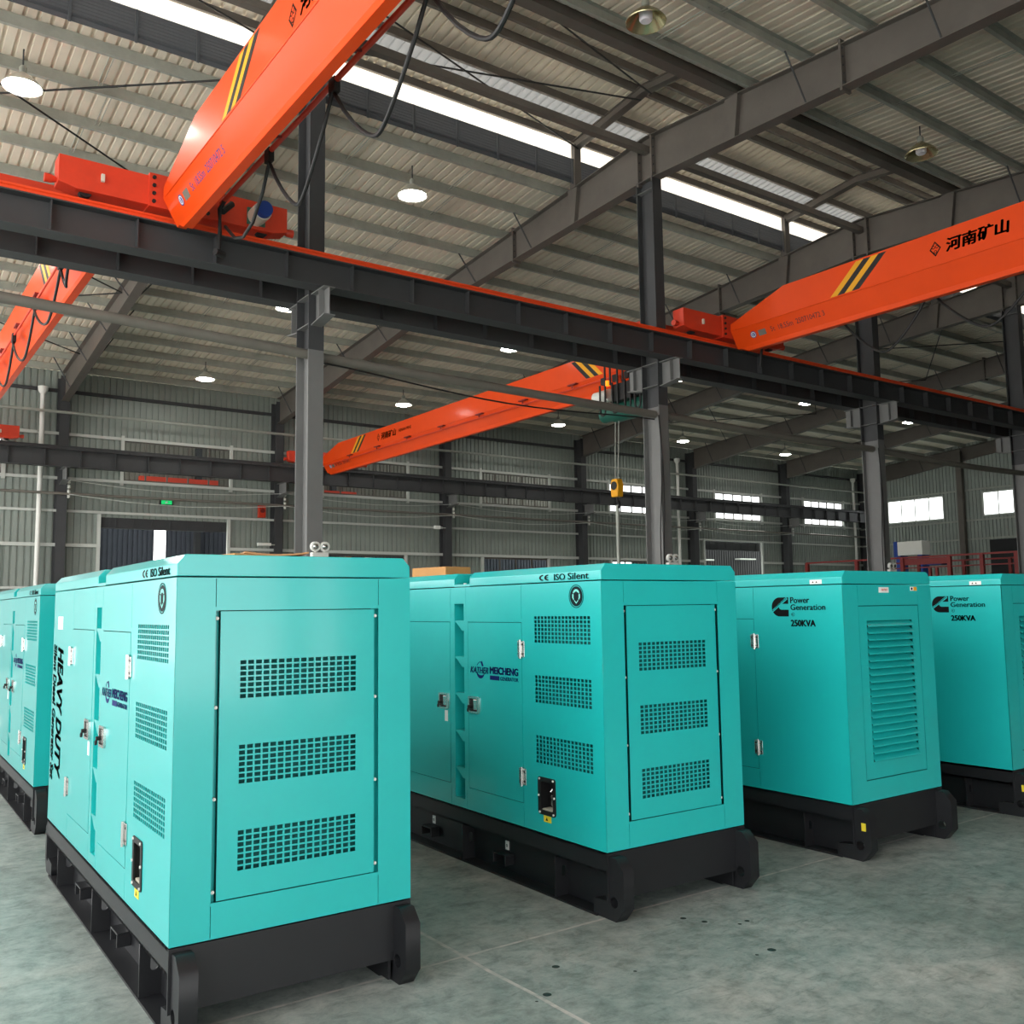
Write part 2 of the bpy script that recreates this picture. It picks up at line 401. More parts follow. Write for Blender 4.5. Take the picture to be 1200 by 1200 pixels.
def genset_a(loc, rz, label):
    W, Lg = 1.10, 3.0; zb, zt = .356, 1.846
    root = thing('diesel_generator', label, 'generator', loc, rz, 'teal generators with grid vents')
    SF = side_frame(0.)
    gapd = .004
    vents = [(1.482, 1.650), (1.120, 1.290), (.760, .930)]
    # --- left side
    loops = [srect(0, Lg, zb, zt), srect(1.658, 2.302, .498, 1.609), srect(.783, 1.422, .498, 1.609), srect(1.474, 1.598, .415, 1.733),
             [(-a, b) for a, b in rrect(.47, .615, .48, .67, .015)]]
    for v in (.784, 1.447, 1.652, 2.304):
        loops += [srect(v-.0015, v+.0015, 1.63, zt-.004), srect(v-.0015, v+.0015, zb+.004, .48)]
    for (a, b) in vents: loops += grid_holes(.10, .652, a, b, 16, 7, side=True)
    plate('side_panel', loops, .004, SF, 'teal', root)
    plate('side_panel', [[(v, z) for v, z in rect(0, Lg, zb, zt)]], .004, frame((W, 0, 0), (0, 1, 0), (0, 0, 1)), 'teal', root)
    d1 = plate('door', [srect(.787, 1.418, .502, 1.605)], .004, side_frame(-.001), 'teal', root)
    d2 = plate('door', [srect(1.662, 2.298, .502, 1.605)], .004, side_frame(-.001), 'teal', root)
    lock(d1, 1.345, 1.055); lock(d2, 1.745, 1.055)
    MB().box(-.003, -.001, 1.695, 1.735, .915, .99).build('paper_tag', 'paper', d2)
    for z in (1.442, .66): hinge(d1, .79, z); hinge(d2, 2.312, z)
    # --- ladder recess
    m = MB(); m.box(.085, .09, 1.474, 1.598, .415, 1.733); m.box(.004, .09, 1.47, 1.474, .411, 1.737); m.box(.004, .09, 1.598, 1.602, .411, 1.737)
    m.box(.004, .09, 1.47, 1.602, .411, .415); m.box(.004, .09, 1.47, 1.602, 1.733, 1.737)
    rec = m.build('ladder_recess', 'teal', root)
    for z in (1.61, 1.362, 1.115, .861, .614):
        b = MB(); b.prism([(1.474, z+.008), (1.585, z+.008), (1.592, z), (1.585, z-.006), (1.474, z-.008)], 'yz', .0, .085)
        b.prism([(1.474, z-.008), (1.575, z-.006), (1.50, z-.062), (1.474, z-.062)], 'yz', .0, .006)
        b.build('rung', 'teal', rec)
    # --- drain port
    fr = plate('drain_port', [[(-a, b) for a, b in rrect(.455, .63, .465, .685, .018)], [(-a, b) for a, b in rrect(.482, .603, .492, .658, .012)]], .006, side_frame(-.005), 'rubber', root)
    m = MB(); m.box(.07, .075, .46, .625, .47, .68); m.box(.004, .07, .46, .466, .47, .68); m.box(.004, .07, .619, .625, .47, .68); m.box(.004, .07, .46, .625, .47, .476)
    m.build('port_recess', 'rubber', fr)
    m = MB(); m.tube([(.06, .53, .50), (.03, .53, .53), (.03, .52, .585)], .012, 10); m.tube([(.05, .50, .55), (.015, .50, .55)], .016, 12); m.tube([(.02, .535, .6), (.05, .515, .64)], .007, 8)
    m.build('drain_valve', 'chrome', fr, True)
    MB().box(.006, .065, .484, .60, .486, .498).build('drip_tray', 'grease', fr)
    for (v, z) in ((.475, .673), (.61, .673), (.465, .575), (.62, .575), (.475, .478), (.61, .478)):
        MB().tube([(-.004, v, z), (-.01, v, z)], .0065, 10).build('bolt', 'white', fr)
    tg = MB().box(-.002, 0, .505, .578, .425, .462).build('warning_decal', 'decal_yellow', root)
    plate('decal_symbol', [[(-.56, .434), (-.535, .434), (-.547, .455)]], .001, side_frame(-.0025), 'ink', tg)
    # --- front
    FF = front_frame(0.)
    fl = [rect(0, W, zb, zt), rect(.165, .932, .50, 1.706)]
    for u in (.165, .932): fl += [rect(u-.0015, u+.0015, 1.722, zt-.004), rect(u-.0015, u+.0015, zb+.004, .488)]
    plate('front_frame', fl, .004, FF, 'teal', root)
    pl = [rect(.188, .911, .504, 1.702)]
    for (a, b) in ((1.326, 1.494), (.967, 1.136), (.608, .780)): pl += grid_holes(.272, .823, a, b, 16, 7)
    vp = plate('ventilation_panel', pl, .004, front_frame(.004), 'teal', root)
    for u in (.176, .922):
        for z in (1.672, 1.296, .916, .539):
            MB().tube([(u, .03, z), (u, .012, z)], .0075, 10).build('bolt', 'white', vp)
    plate('rear_panel', [rect(0, W, zb, zt)], .004, front_frame(Lg-.004), 'teal', root)
    # inner lining behind the grilles, its teal darkened for the shade inside
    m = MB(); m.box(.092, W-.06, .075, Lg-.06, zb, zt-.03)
    m.build('inner_lining', 'shaded_lining', root)
    MB().box(.15, .188, .034, .038, .49, 1.71).build('slot_backing', 'teal', root); MB().box(.911, .945, .034, .038, .49, 1.71).build('slot_backing', 'teal', root)
    canopy_cap(root, W, 0, 1.395); canopy_cap(root, W, 1.598, Lg)
    m = MB(); m.box(.0, W, 1.395, 1.598, 1.85, 1.866); g = m.build('roof_gutter', 'teal', root)
    for u in (.10, W-.10):
        m = MB(); m.prism([(1.455, 1.866), (1.545, 1.866), (1.53, 1.925), (1.47, 1.925)], 'yz', u-.01, u+.01); le = m.build('lifting_lug', 'teal', g)
        for v in (1.43, 1.565):
            MB().tube([(u-.03, v, 1.866), (u-.03, v, 1.878)], .011, 8).build('bolt', 'white', g)
    # --- lettering
    LF = side_frame(-.0)
    ce_mark(LF, -.585, -.49, 1.862, 1.898, root)
    text('lettering', 'ISO', -.435, -.325, 1.861, 1.899, LF, M['ink'], root, bold=.018)
    text('lettering', 'Silent', -.30, -.105, 1.861, 1.901, LF, M['ink'], root, bold=.016)
    ear_sign(LF, -.225, 1.762, .058, root)
    maker_logo(side_frame(-.001), d1)
    # vertical lettering near the rear, reading downwards
    VF = frame((0, 0, 0), (0, 0, -1), (0, -1, 0))   # local x runs down, local y points to the front
    text('lettering', 'HEAVY DUTY', -1.485, -.66, -2.80, -2.60, VF, M['ink'], root, bold=.045, shear=.2)
    text('lettering', 'Silent Diesel Generator Set', -1.50, -.62, -2.955, -2.84, VF, M['ink'], root, bold=.035, shear=.2)
    st = MB().box(-.002, 0, 2.66, 2.83, 1.60, 1.683).build('rating_sticker', 'paper', root)
    skid(root, W, Lg, (1.12, 2.07), (.48, 1.52, 2.58))
    return root

def genset_b(loc, rz, label):
    W, Lg = 1.075, 3.0; zb, zt = .356, 1.828
    root = thing('diesel_generator', label, 'generator', loc, rz, 'teal generators with louvred ends')
    SF = side_frame(0.)
    loops = [srect(0, Lg, zb, zt), srect(.778, 2.2, .495, 1.595), srect(.7745, .7775, 1.61, zt-.004), srect(.7745, .7775, zb+.004, .48)]
    plate('side_panel', loops, .004, SF, 'teal', root)
    plate('side_panel', [rect(0, Lg, zb, zt)], .004, frame((W, 0, 0), (0, 1, 0), (0, 0, 1)), 'teal', root)
    d = plate('door', [srect(.782, 2.196, .499, 1.591)], .004, side_frame(-.001), 'teal', root)
    for z in (1.428, .653): hinge(d, .776, z)
    lock(d, 2.1, 1.05)
    FF = front_frame(0.)
    plate('front_frame', [rect(0, W, zb, zt), rect(.17, .905, .494, 1.683), rect(.1685, .1715, 1.70, zt-.004), rect(.9035, .9065, 1.70, zt-.004)], .004, FF, 'teal', root)
    lp = plate('louvre_panel', [rect(.176, .899, .50, 1.677), rect(.262, .816, .610, 1.577)], .004, front_frame(.002), 'teal', root)
    n = 20; dz = (1.577-.61)/n
    for i in range(n):
        z = .61+dz*i
        MB().prism([(.03, z+dz*1.02), (.028, z+dz*.98), (-.012, z+dz*.30), (-.014, z+dz*.12), (-.010, z+dz*.12), (-.008, z+dz*.28)], 'yz', .262, .816).build('louvre_blade', 'teal', lp)
    m = MB(); m.box(.05, W-.05, .05, Lg-.05, zb, zt-.03); m.build('inner_lining', 'shaded_lining', root)
    plate('rear_panel', [rect(0, W, zb, zt)], .004, front_frame(Lg-.004), 'teal', root)
    p = [(0, 1.834), (0, 1.880), (.04, 1.925), (W-.04, 1.925), (W, 1.880), (W, 1.834)]
    MB().prism(p, 'xz', 0, Lg).build('roof_cap', 'teal', root, bevel=.003)
    # stickers
    s = MB().box(-.002, 0, .162, .262, 1.838, 1.868).build('sticker', 'paper', root)
    for a in (.235, .205): plate('sticker_print', [[(-a-.008, 1.846), (-a+.008, 1.846), (-a, 1.86)]], .001, side_frame(-.0025), 'ink', s)
    s = MB().box(.42, .54, -.002, 0, 1.772, 1.811).build('sticker', 'paper', root)
    text('sticker_print', 'NOTICE', .45, .52, 1.785, 1.80, front_frame(-.0022), M['red'], s)
    s = MB().box(.81, .895, -.002, 0, 1.785, 1.815).build('sticker', 'paper', root); s['label'] = 'small yellow and white warning sticker'
    plate('sticker_print', [rect(.852, .892, 1.787, 1.813)], .001, front_frame(-.0025), 'yellow', s)
    plate('sticker_print', [circ(.83, 1.80, .01)], .001, front_frame(-.0025), 'ink', s)
    # maker's mark: a heavy open letter with a slanted script line across it
    c = [(-.455, 1.749), (-.535, 1.749)] + [(-.535+.07*math.cos(R(a)), 1.68+.069*math.sin(R(a))) for a in range(100, 265, 10)] + [(-.535, 1.611), (-.455, 1.611), (-.455, 1.66), (-.515, 1.66)] \
        + [(-.515+.026*math.cos(R(a)), 1.681+.021*math.sin(R(a))) for a in range(255, 100, -15)] + [(-.515, 1.702), (-.455, 1.702)]
    lg = plate('logo', [c], .001, SF @ Matrix.Translation((0, 0, .0012)), 'ink', root)
    t = math.atan2(.075, .115)
    plate('logo_band', [[(-.606, 1.655), (-.598, 1.640), (-.462, 1.735), (-.472, 1.752)]], .001, SF @ Matrix.Translation((0, 0, .0022)), 'teal', lg)
    GF = SF @ Matrix.Translation((-.600, 1.650, .0022)) @ Matrix.Rotation(math.atan2(.092, .134), 4, 'Z')
    text('logo_lettering', 'Cummins', .003, .158, -.002, .013, GF, M['ink'], lg, shear=.2)
    text('lettering', 'Power', -.437, -.272, 1.706, 1.750, SF, M['ink'], root, bold=.02)
    text('lettering', 'Generation', -.437, -.140, 1.656, 1.698, SF, M['ink'], root, bold=.02)
    plate('registered_mark', [circ(-.418, 1.626, .014), circ(-.418, 1.626, .0115)], .001, SF @ Matrix.Translation((0, 0, .0012)), 'emblem', root)
    text('lettering', 'R', -.423, -.413, 1.620, 1.632, SF, M['emblem'], root)
    text('lettering', '250KVA', -.440, -.226, 1.540, 1.588, SF, M['ink'], root, bold=.05)
    skid(root, W, Lg, (1.12, 2.07), (.40, 1.52, 2.58))
    s = MB().box(.055, .061, -.085, -.055, .15, .20).build('foot_decal', 'decal_yellow', root)
    s.location = (-.0505, 0, .05); s['label'] = 'yellow sticker on the near skid foot'
    return root

g1 = genset_a((1.149, 4.011, 0), R(-.98), 'large teal generator with HEAVY DUTY lettering, cardboard lying on its roof')
g2 = copy_tree(g1); g2.location = (3.495, 4.021, 0); tag(g2, 'teal generator with grid vents, second from the left in the front row')
g0 = copy_tree(g1); g0.location = (1.313, 8.307, 0); tag(g0, 'teal generator parked behind the large left one, cut off by the left photo edge')
g3 = genset_b((5.581, 3.92, 0), R(-.32), 'teal 250KVA generator whose louvred end panel is fully in view')
g4 = copy_tree(g3); g4.location = (7.688, 3.909, 0); tag(g4, 'teal 250KVA generator at the right photo edge, its louvred end cut off')

# ------------------------------------------------------------------ building grid
BAY = 7.3
XC = [5.70+BAY*k for k in range(-1, 7)]      # frame lines -1.6 ... 49.5
XL, XR = -6.2, 49.5
YN, YM, YF = -6.9, 13.2, 33.33
ZR, SL = 11.2, .085                          # top of rafters at the ridge, slope
def ztop(y): return ZR-SL*abs(y-YM)

# floor & ground
fl = MB().box(XL, 80, YN-.1, 75, -.2, 0).build('floor', 'floor'); struct(fl, 'grey-green polished concrete floor with chalky joint lines and oil drops', 'floor')

gm = MB().box(-60, XL, -60, 75, -.22, -.02); gm.box(XL, 80, -60, YN-.1, -.22, -.02); o = gm.build('ground', 'ground'); struct(o, 'pale sunlit yard outside the open end of the hall', 'ground')
# corrugated sheet profile: flat pan with a narrow raised rib every 0.2 m
def corr(m, a0, a1, fn, pitch=.2, depth=.04):
    """fn(a, d) -> (p, q): two end points of the sheet line at station a, offset d outward"""
    a = math.floor(a0/pitch)*pitch; st = []
    while a < a1:
        for (o, d) in ((0, 0), (.128, 0), (.137, 1), (.187, 1), (.196, 0)):
            x = a+o
            if a0 <= x <= a1: st.append((x, d*depth))
        a += pitch
    st = [(a0, st[0][1])]+st+[(a1, st[-1][1])] if st else [(a0, 0), (a1, 0)]
    prev = None
    for x, d in st:
        p, q = fn(x, d); v = (m.bm.verts.new(p), m.bm.verts.new(q))
        if prev: m.bm.faces.new((prev[0], v[0], v[1], prev[1]))
        prev = v

def build_sheet(m, name, mt):
    me = bpy.data.meshes.new(name); m.bm.to_mesh(me); m.bm.free()
    return link(name, me, mt)

# roof slopes
PUR = .2                                      # purlin height
for (nm, ya, yb, lab) in (('ceiling', 15.55, 33.6, 'ribbed metal roof slope above the far bay'), ('ceiling', -7.2, 10.85, 'ribbed metal roof slope above the near bay')):
    m = MB(); corr(m, XL, XR+.3, lambda x, d: ((x, ya, ztop(ya)+PUR+.004+d), (x, yb, ztop(yb)+PUR+.004+d)))
    o = build_sheet(m, nm, 'roof'); struct(o, lab, 'roof')
# monitor roof: metal sheets with a band of daylight sheet on the far slope
def zmon(y): return 12.34-.115*abs(y-YM)
mr = thing('roof_monitor', 'raised ridge ventilator with black louvres and white daylight sheets', 'roof ventilator', (0, 0, 0), kind='structure')
def mon_sheet(name, ya, yb, mt):
    m = MB(); corr(m, XL, XR+.3, lambda x, d: ((x, ya, zmon(ya)+.16+d), (x, yb, zmon(yb)+.16+d))); o = build_sheet(m, name, mt); o.parent = mr
mon_sheet('roof_sheet', 13.2, 14.45, 'roof'); mon_sheet('daylight_sheet', 14.45, 15.25, 'frpdim'); mon_sheet('roof_sheet', 15.25, 15.8, 'roof')
mon_sheet('roof_sheet', 10.6, 13.2, 'roof')
for k, x in enumerate(XC):
    m = MB()
    for s in (-1, 1):
        y = YM+s*2.3
        m.box(x-.09, x+.09, y-.09, y+.09, ztop(y), 12.02)
        m.prism([(YM, 12.19), (YM, 12.36), (y+s*.2, 12.07), (y+s*.2, 11.90)], 'yz', x-.05, x+.05)
        m.prism([(YM, 12.34), (YM, 12.36), (y+s*.2, 12.09), (y+s*.2, 12.07)], 'yz', x-.09, x+.09)
        m.prism([(YM, 12.19), (YM, 12.205), (y+s*.2, 11.915), (y+s*.2, 11.90)], 'yz', x-.09, x+.09)
    m.build('monitor_frame', 'rafter', mr)
for y in (12.95, 13.45, 14.42, 11.98, 15.5, 10.9):
    MB().box(XL, XR, y-.035, y+.035, zmon(y), zmon(y)+.16).build('monitor_purlin', 'rafter', mr)
for s, y in ((1, 15.52), (-1, 10.88)):
    # louvre bank and the glazed strip over it, bay by bay
    for k in range(len(XC)-1):
        a, b = XC[k]+.1, XC[k+1]-.1
        m = MB()
        for i in range(9):
            z = 11.15+i*.06
            m.prism([(y+s*.03, z), (y+s*.03, z+.012), (y-s*.03, z+.062), (y-s*.03, z+.05)], 'yz', a, b)
        lv = m.build('louvre_bank', 'louver', mr)
        m = MB()
        n = 7
        for i in range(n+1):
            xx = a+(b-a)*i/n; m.box(xx-.022, xx+.022, y-.055, y-.03, 11.1, 11.68)
        m.build('louvre_mullion', 'louver', lv)
        m = MB(); m.box(a, b, y-.004, y+.004, 11.70, 12.06); m.build('daylight_strip', 'frp', mr)

# purlins with sag rods
def purlin(y, nm='purlin'):
    z = ztop(y); s = 1 if y > YM else -1
    pts = [(y-.035, z), (y+.035*1, z), (y+.035, z+.006), (y-.028, z+.006), (y-.028, z+PUR-.006), (y+.035, z+PUR-.006), (y+.035, z+PUR), (y-.035, z+PUR)]
    if s < 0: pts = [(2*y-p[0], p[1]) for p in pts]
    o = MB().prism(pts, 'yz', XL, XR).build(nm, 'galv')
    return o
far_ys = [15.9]+[17.05+1.2*i for i in range(14)]
near_ys = [10.5]+[9.3-1.2*i for i in range(14)]
for ys, lab, grp in ((far_ys, 'galvanised roof purlin running along the far roof slope', 'purlins under the far roof slope'), (near_ys, 'galvanised roof purlin running along the near roof slope', 'purlins under the near roof slope')):
    for i, y in enumerate(ys):
        o = purlin(y); struct(o, lab, 'purlin', grp)
        if i+1 < len(ys):
            y2 = ys[i+1]
            for k in range(0, 6):
                for f in (.33, .67):
                    x = XC[k]+BAY*f+(.22 if i % 2 else 0)
                    m = MB()
                    for dx in (0, .07): m.tube([(x+dx, y, ztop(y)+.1), (x+dx, y2, ztop(y2)+.1)], .009, 5)
                    m.build('sag_rod', 'galv', o)
for s in (-1,):
    y = YM+s*2.3
    o = MB().box(XL, XR, y-.11, y+.11, ztop(y), ztop(y)+.18).build('trim_1', 'rafter')
    struct(o, 'dark beam edging the ridge opening on the %s roof slope' % ('far' if s > 0 else 'near'), 'roof beam')

# ------------------------------------------------------------------ steel frames
def depth_at(t):        # t = distance from the ridge
    if t < 9: return .92-.36*t/9
    return .56+.42*(t-9)/11
words = ['first', 'second', 'third', 'fourth', 'fifth', 'sixth', 'seventh', 'eighth']
def rafter(x, s, label):
    r = thing('rafter', label, 'rafter', (0, 0, 0), kind='structure')
    ts = [0, 2.3, 4.5, 9, 14, 19.6]
    top = [(YM+s*t, ztop(YM+s*t)) for t in ts]; bot = [(YM+s*t, ztop(YM+s*t)-depth_at(t)) for t in ts]
    MB().prism(top+bot[::-1], 'yz', x-.008, x+.008).build('web', 'rafter', r)
    for nm, L_, dz in (('flange', top, -.016), ('flange', bot, .016)):
        m = MB(); m.prism(L_+[(p[0], p[1]+dz) for p in L_[::-1]], 'yz', x-.12, x+.12); m.build(nm, 'rafter', r)
    for t in (.2, 4.6, 9.1):
        y = YM+s*t; m = MB()
        z1 = ztop(y)+(.08 if t == 4.6 else 0); m.box(x-.12, x+.12, y-.022, y+.022, ztop(y)-depth_at(t)-.06, z1)
        pl = m.build('splice_plate', 'rafter', r)
        for dx in (-.08, .08):
            for f in (.1, .3, .5, .7, .9):
                z = ztop(y)-depth_at(t)*f; MB().tube([(x+dx, y-.04, z), (x+dx, y+.04, z)], .018, 6).build('bolt', 'girder', pl)
    y = YM+s*2.3
    MB().prism([(y-.16, ztop(y)-.02), (y+.16, ztop(y)-.02), (y+.05, ztop(y)-depth_at(2.3)+.02), (y-.05, ztop(y)-depth_at(2.3)+.02)], 'yz', x-.11, x+.11).build('stiffener', 'rafter', r)
    # knee braces from every other purlin to the lower flange
    for i, yy in enumerate((far_ys if s > 0 else near_ys)[1::2]):
        t = abs(yy-YM); zb = ztop(yy)-depth_at(t)+.02
        for sx in (-1, 1):
            MB().tube([(x+sx*.1, yy, zb), (x+sx*.62, yy, ztop(yy)+.03)], .018, 6).build('knee_brace', 'girder', r)
    return r
def hcol(m, x, yc, d, w, z0, z1, tf=.016, tw=.01):
    m.box(x-w/2, x+w/2, yc-d/2, yc-d/2+tf, z0, z1); m.box(x-w/2, x+w/2, yc+d/2-tf, yc+d/2, z0, z1); m.box(x-tw/2, x+tw/2, yc-d/2+tf, yc+d/2-tf, z0, z1)

photo_pos = {1: 'leftmost of the ridge columns in the photo, beside the big left generator roof', 2: 'behind the roof of the second generator', 3: 'behind the roof of the first louvred generator', 4: 'at the right edge of the photo'}
for k, x in enumerate(XC):
    n = words[k]
    rafter(x, 1, 'grey tapered steel rafter over the far bay, %s frame from the left end of the hall' % n)
    rafter(x, -1, 'grey tapered steel rafter over the near bay, %s frame from the left end of the hall' % n)
    # ridge column with crane brackets
    c = thing('column', 'grey steel ridge column %s' % photo_pos.get(k, 'out at the %s frame' % n), 'column', (x, YM, 0), kind='structure')
    m = MB(); hcol(m, 0, 0, .46, .25, 0, 5.62); m.build('lower_shaft', 'column', c)
    m = MB(); hcol(m, 0, 0, .46, .25, 5.62, 10.3); m.build('upper_shaft', 'girder', c)
    MB().box(-.2, .2, -.3, .3, 0, .02).build('base_plate', 'column', c)
    for s in (-1, 1):
        m = MB(); a, b = sorted((s*.23, s*.70))
        m.box(-.09, .09, a, b, 6.464, 6.48); m.prism([(s*.23, 6.0), (s*.70, 6.06), (s*.70, 6.464), (s*.23, 6.464)], 'yz', -.006, .006)
        m.prism([(s*.23, 5.985), (s*.70, 6.045), (s*.70, 6.06), (s*.23, 6.0)], 'yz', -.09, .09)
        m.box(-.09, .09, s*.52-.006, s*.52+.006, 6.05, 6.464)
        m.build('crane_bracket', 'column', c)
    for z in (10.05, 6.47, 6.02):
        MB().box(-.12, .12, -.214, .214, z-.006, z+.006).build('stiffener', 'column', c)
    # far wall column
    if k >= 1 or k == 0:
        c = thing('column', 'grey steel column on the far wall, %s frame from the left end of the hall' % n, 'column', (x, 33.02, 0), kind='structure')
        m = MB(); hcol(m, 0, 0, .5, .30, 0, ztop(33)-.1); m.build('shaft', 'girder', c)
        m = MB(); m.box(-.1, .1, -.90, -.25, 6.33, 6.346); m.prism([(-.25, 5.85), (-.90, 5.95), (-.90, 6.33), (-.25, 6.33)], 'yz', -.006, .006); m.prism([(-.25, 5.835), (-.90, 5.935), (-.90, 5.95), (-.25, 5.85)], 'yz', -.1, .1)
        m.build('crane_bracket', 'column', c)
        c2 = thing('column', 'grey steel column on the near wall, %s frame from the left end of the hall' % n, 'column', (x, -6.6, 0), kind='structure')
        m = MB(); hcol(m, 0, 0, .5, .30, 0, ztop(-6.6)-.1); m.build('shaft', 'column', c2)

# runway girders
def girder(y, zb, zt_, w, label, rail, x0=XL, x1=XR-.3):
    g = thing('runway_girder', label, 'crane girder', (0, y, 0), kind='structure')
    m = MB(); m.box(x0, x1, -w/2, w/2, zb, zb+.016); m.box(x0, x1, -w/2, w/2, zt_-.018, zt_); m.box(x0, x1, -.006, .006, zb+.016, zt_-.018)
    m.build('beam', 'girder', g)
    x = XC[0]-BAY+.42
    n = 0
    while x < x1:
        if x > x0:
            m = MB()
            for s in (-1, 1):
                a, b = sorted((s*.006, s*(w/2-.02))); m.box(x-.006, x+.006, a, b, zb+.016, zt_-.018)
            m.build('stiffener', 'girder', g)
        x += BAY/7
    rl = MB().prism([(-.05, zt_), (.05, zt_), (.05, zt_+.02), (.015, zt_+.04), (.015, zt_+.09), (.03, zt_+.105), (.03, zt_+.13), (-.03, zt_+.13), (-.03, zt_+.105), (-.015, zt_+.09), (-.015, zt_+.04), (-.05, zt_+.02)], 'yz', x0, x1).build('crane_rail', rail, g)
    xx = x0+.4
    m = 0
    while xx < x1 and m < 90:
        b = MB(); b.box(xx-.03, xx+.03, -.075, -.03, zt_, zt_+.03); b.build('rail_clip', 'girder', g); xx += 1.03; m += 1
    return g
girder(12.69, 6.48, 6.912, .30, 'charcoal runway girder carrying an orange rail along the near side of the ridge columns', 'rail')
girder(13.71, 6.48, 6.912, .30, 'charcoal runway girder on the far side of the ridge columns, behind the orange-railed one', 'girder')
girder(32.25, 6.346, 6.90, .28, 'charcoal runway girder along the far wall in front of the upper windows', 'girder')
girder(-6.0, 6.346, 6.90, .28, 'charcoal runway girder along the near wall', 'girder')

# ridge tie beam and tie pipes
o = MB().box(XL, XR, YM-.07, YM+.07, 10.86, 11.0).build('tie_beam', 'rafter'); struct(o, 'dark tie beam linking the ridge column tops under the ventilator', 'tie beam')
mp = [(-1.6, 5.70, 5.82, 5.60), (5.70, 13.0, 5.58, 5.47), (13.0, 20.3, 5.49, 5.42), (20.3, 27.6, 5.42, 5.36), (27.6, 34.9, 5.36, 5.34), (34.9, 42.2, 5.34, 5.34), (42.2, 49.4, 5.34, 5.34)]
where = ['left of the leftmost ridge column', 'between the first two ridge columns in the photo', 'between the second and third ridge columns in the photo', 'between the third ridge column and the one at the right edge', 'beyond the ridge column at the right edge', 'in the sixth bay', 'in the last bay before the end wall']
for (a, b, za, zb), w in zip(mp, where):
    sag = -.05 if a > 12 else 0
    pts = [(a+.02+(b-a-.04)*f, YM, za+(zb-za)*f+sag*math.sin(math.pi*f)) for f in [i/8 for i in range(9)]]
    o = MB().tube(pts, .075, 14).build('tie_pipe', 'pipe', None, True); struct(o, 'dull grey tie pipe %s' % w, 'pipe')
o = MB().tube([(XL, 32.72, 8.2), (XR-.3, 32.72, 8.2)], .05, 12).build('tie_pipe', 'galv', None, True); struct(o, 'long pale pipe running along the far wall above the windows', 'pipe')
o = MB().tube([(XL, 32.7, 5.55), (XR-.3, 32.7, 5.55)], .045, 12).build('tie_pipe', 'pipe', None, True); struct(o, 'rusty brown pipe running along the far wall columns under the girder', 'pipe')

# roof bracing rods
def rod(a, b, lab, r=.018):
    o = MB().tube([a, b], r, 6).build('brace_rod', 'rubber'); struct(o, lab, 'brace rod', lab+'s')
for (k, ys) in ((0, (15.0, 20.2, 25.4, 30.6)), (4, (15.0, 20.2, 25.4, 30.6))):
    for a, b in zip(ys, ys[1:]):
        x0, x1 = XC[k], XC[k+1]
        lab = 'thin dark crossing brace rod under the far roof slope'
        rod((x0, a, ztop(a)-.08), (x1, b, ztop(b)-.08), lab); rod((x1, a, ztop(a)-.08), (x0, b, ztop(b)-.08), lab)
for k in (0, 1, 4):
    x0, x1 = XC[k], XC[k+1]
    lab = 'thin dark crossing brace rod inside the ridge ventilator'
    rod((x0, 13.35, 12.1), (x1, 15.4, 11.92), lab); rod((x1, 13.35, 12.1), (x0, 15.4, 11.92), lab)
    rod((x0, 13.05, 12.1), (x1, 11.0, 11.92), lab); rod((x1, 13.05, 12.1), (x0, 11.0, 11.92), lab)
# ------------------------------------------------------------------ walls
def wall_cut(x0, x1, z0, ztopf, holes):
    """vertical strips between the edges of the holes -> list of (xa, xb, za, zb or None)"""
    xs = sorted({x0, x1, *[h[0] for h in holes], *[h[1] for h in holes]})
    out = []
    for a, b in zip(xs, xs[1:]):
        if b-a < 1e-4: continue
        hs = sorted([h for h in holes if h[0] <= a+1e-6 and h[1] >= b-1e-6], key=lambda h: h[2])
        z = z0
        for h in hs:
            if h[2] > z: out.append((a, b, z, h[2]))
            z = h[3]
        out.append((a, b, z, None))
    return out
up_win = [(XC[k]+1.98, XC[k]+5.6, 6.2, 7.52) for k in range(0, 7)]
low_win = [(XC[k]+2.05, XC[k]+5.5, .9, 3.82) for k in (0, 2, 3, 4)]
doors = [(7.0, 11.25, 0, 4.9), (36.0, 40.4, 0, 5.0)]
m = MB()
for (a, b, za, zb) in wall_cut(XL, XR, 0, None, up_win+low_win+doors):
    t = ztop(YF)+PUR if zb is None else zb
    corr(m, a, b, lambda x, d: ((x, YF+d, za), (x, YF+d, t)))
o = build_sheet(m, 'wall_back', 'wall'); struct(o, 'grey-green ribbed metal far wall of the hall', 'wall')
gw = [(22.6, 25.8, 6.28, 7.48), (28.05, 31.4, 6.28, 7.52), (15.0, 18.4, 6.28, 7.5), (7.5, 11.0, 6.28, 7.5)]
gdoor = [(22.2, 25.6, 0, 4.95)]
m = MB()
for (a, b, za, zb) in wall_cut(YN, YF, 0, None, gw+gdoor):
    corr(m, a, b, lambda y, d: ((XR+d, y, za), (XR+d, y, (ztop(y)+PUR if abs(y-YM) > 2.6 else 12.3) if zb is None else zb)))
o = build_sheet(m, 'wall_right', 'wall'); struct(o, 'grey ribbed metal end wall with bright white windows', 'wall')
m = MB()
for (a, b, za, zb) in wall_cut(XL, XR, 0, None, [(-4.5, 6.5, 0, 4.8)]):  # unseen opening added behind the camera to brighten the generator fronts
    t = ztop(YN)+PUR if zb is None else zb
    corr(m, a, b, lambda x, d: ((x, YN-d, za), (x, YN-d, t)))
o = build_sheet(m, 'wall_front', 'wall'); struct(o, 'ribbed metal near wall of the hall', 'wall')

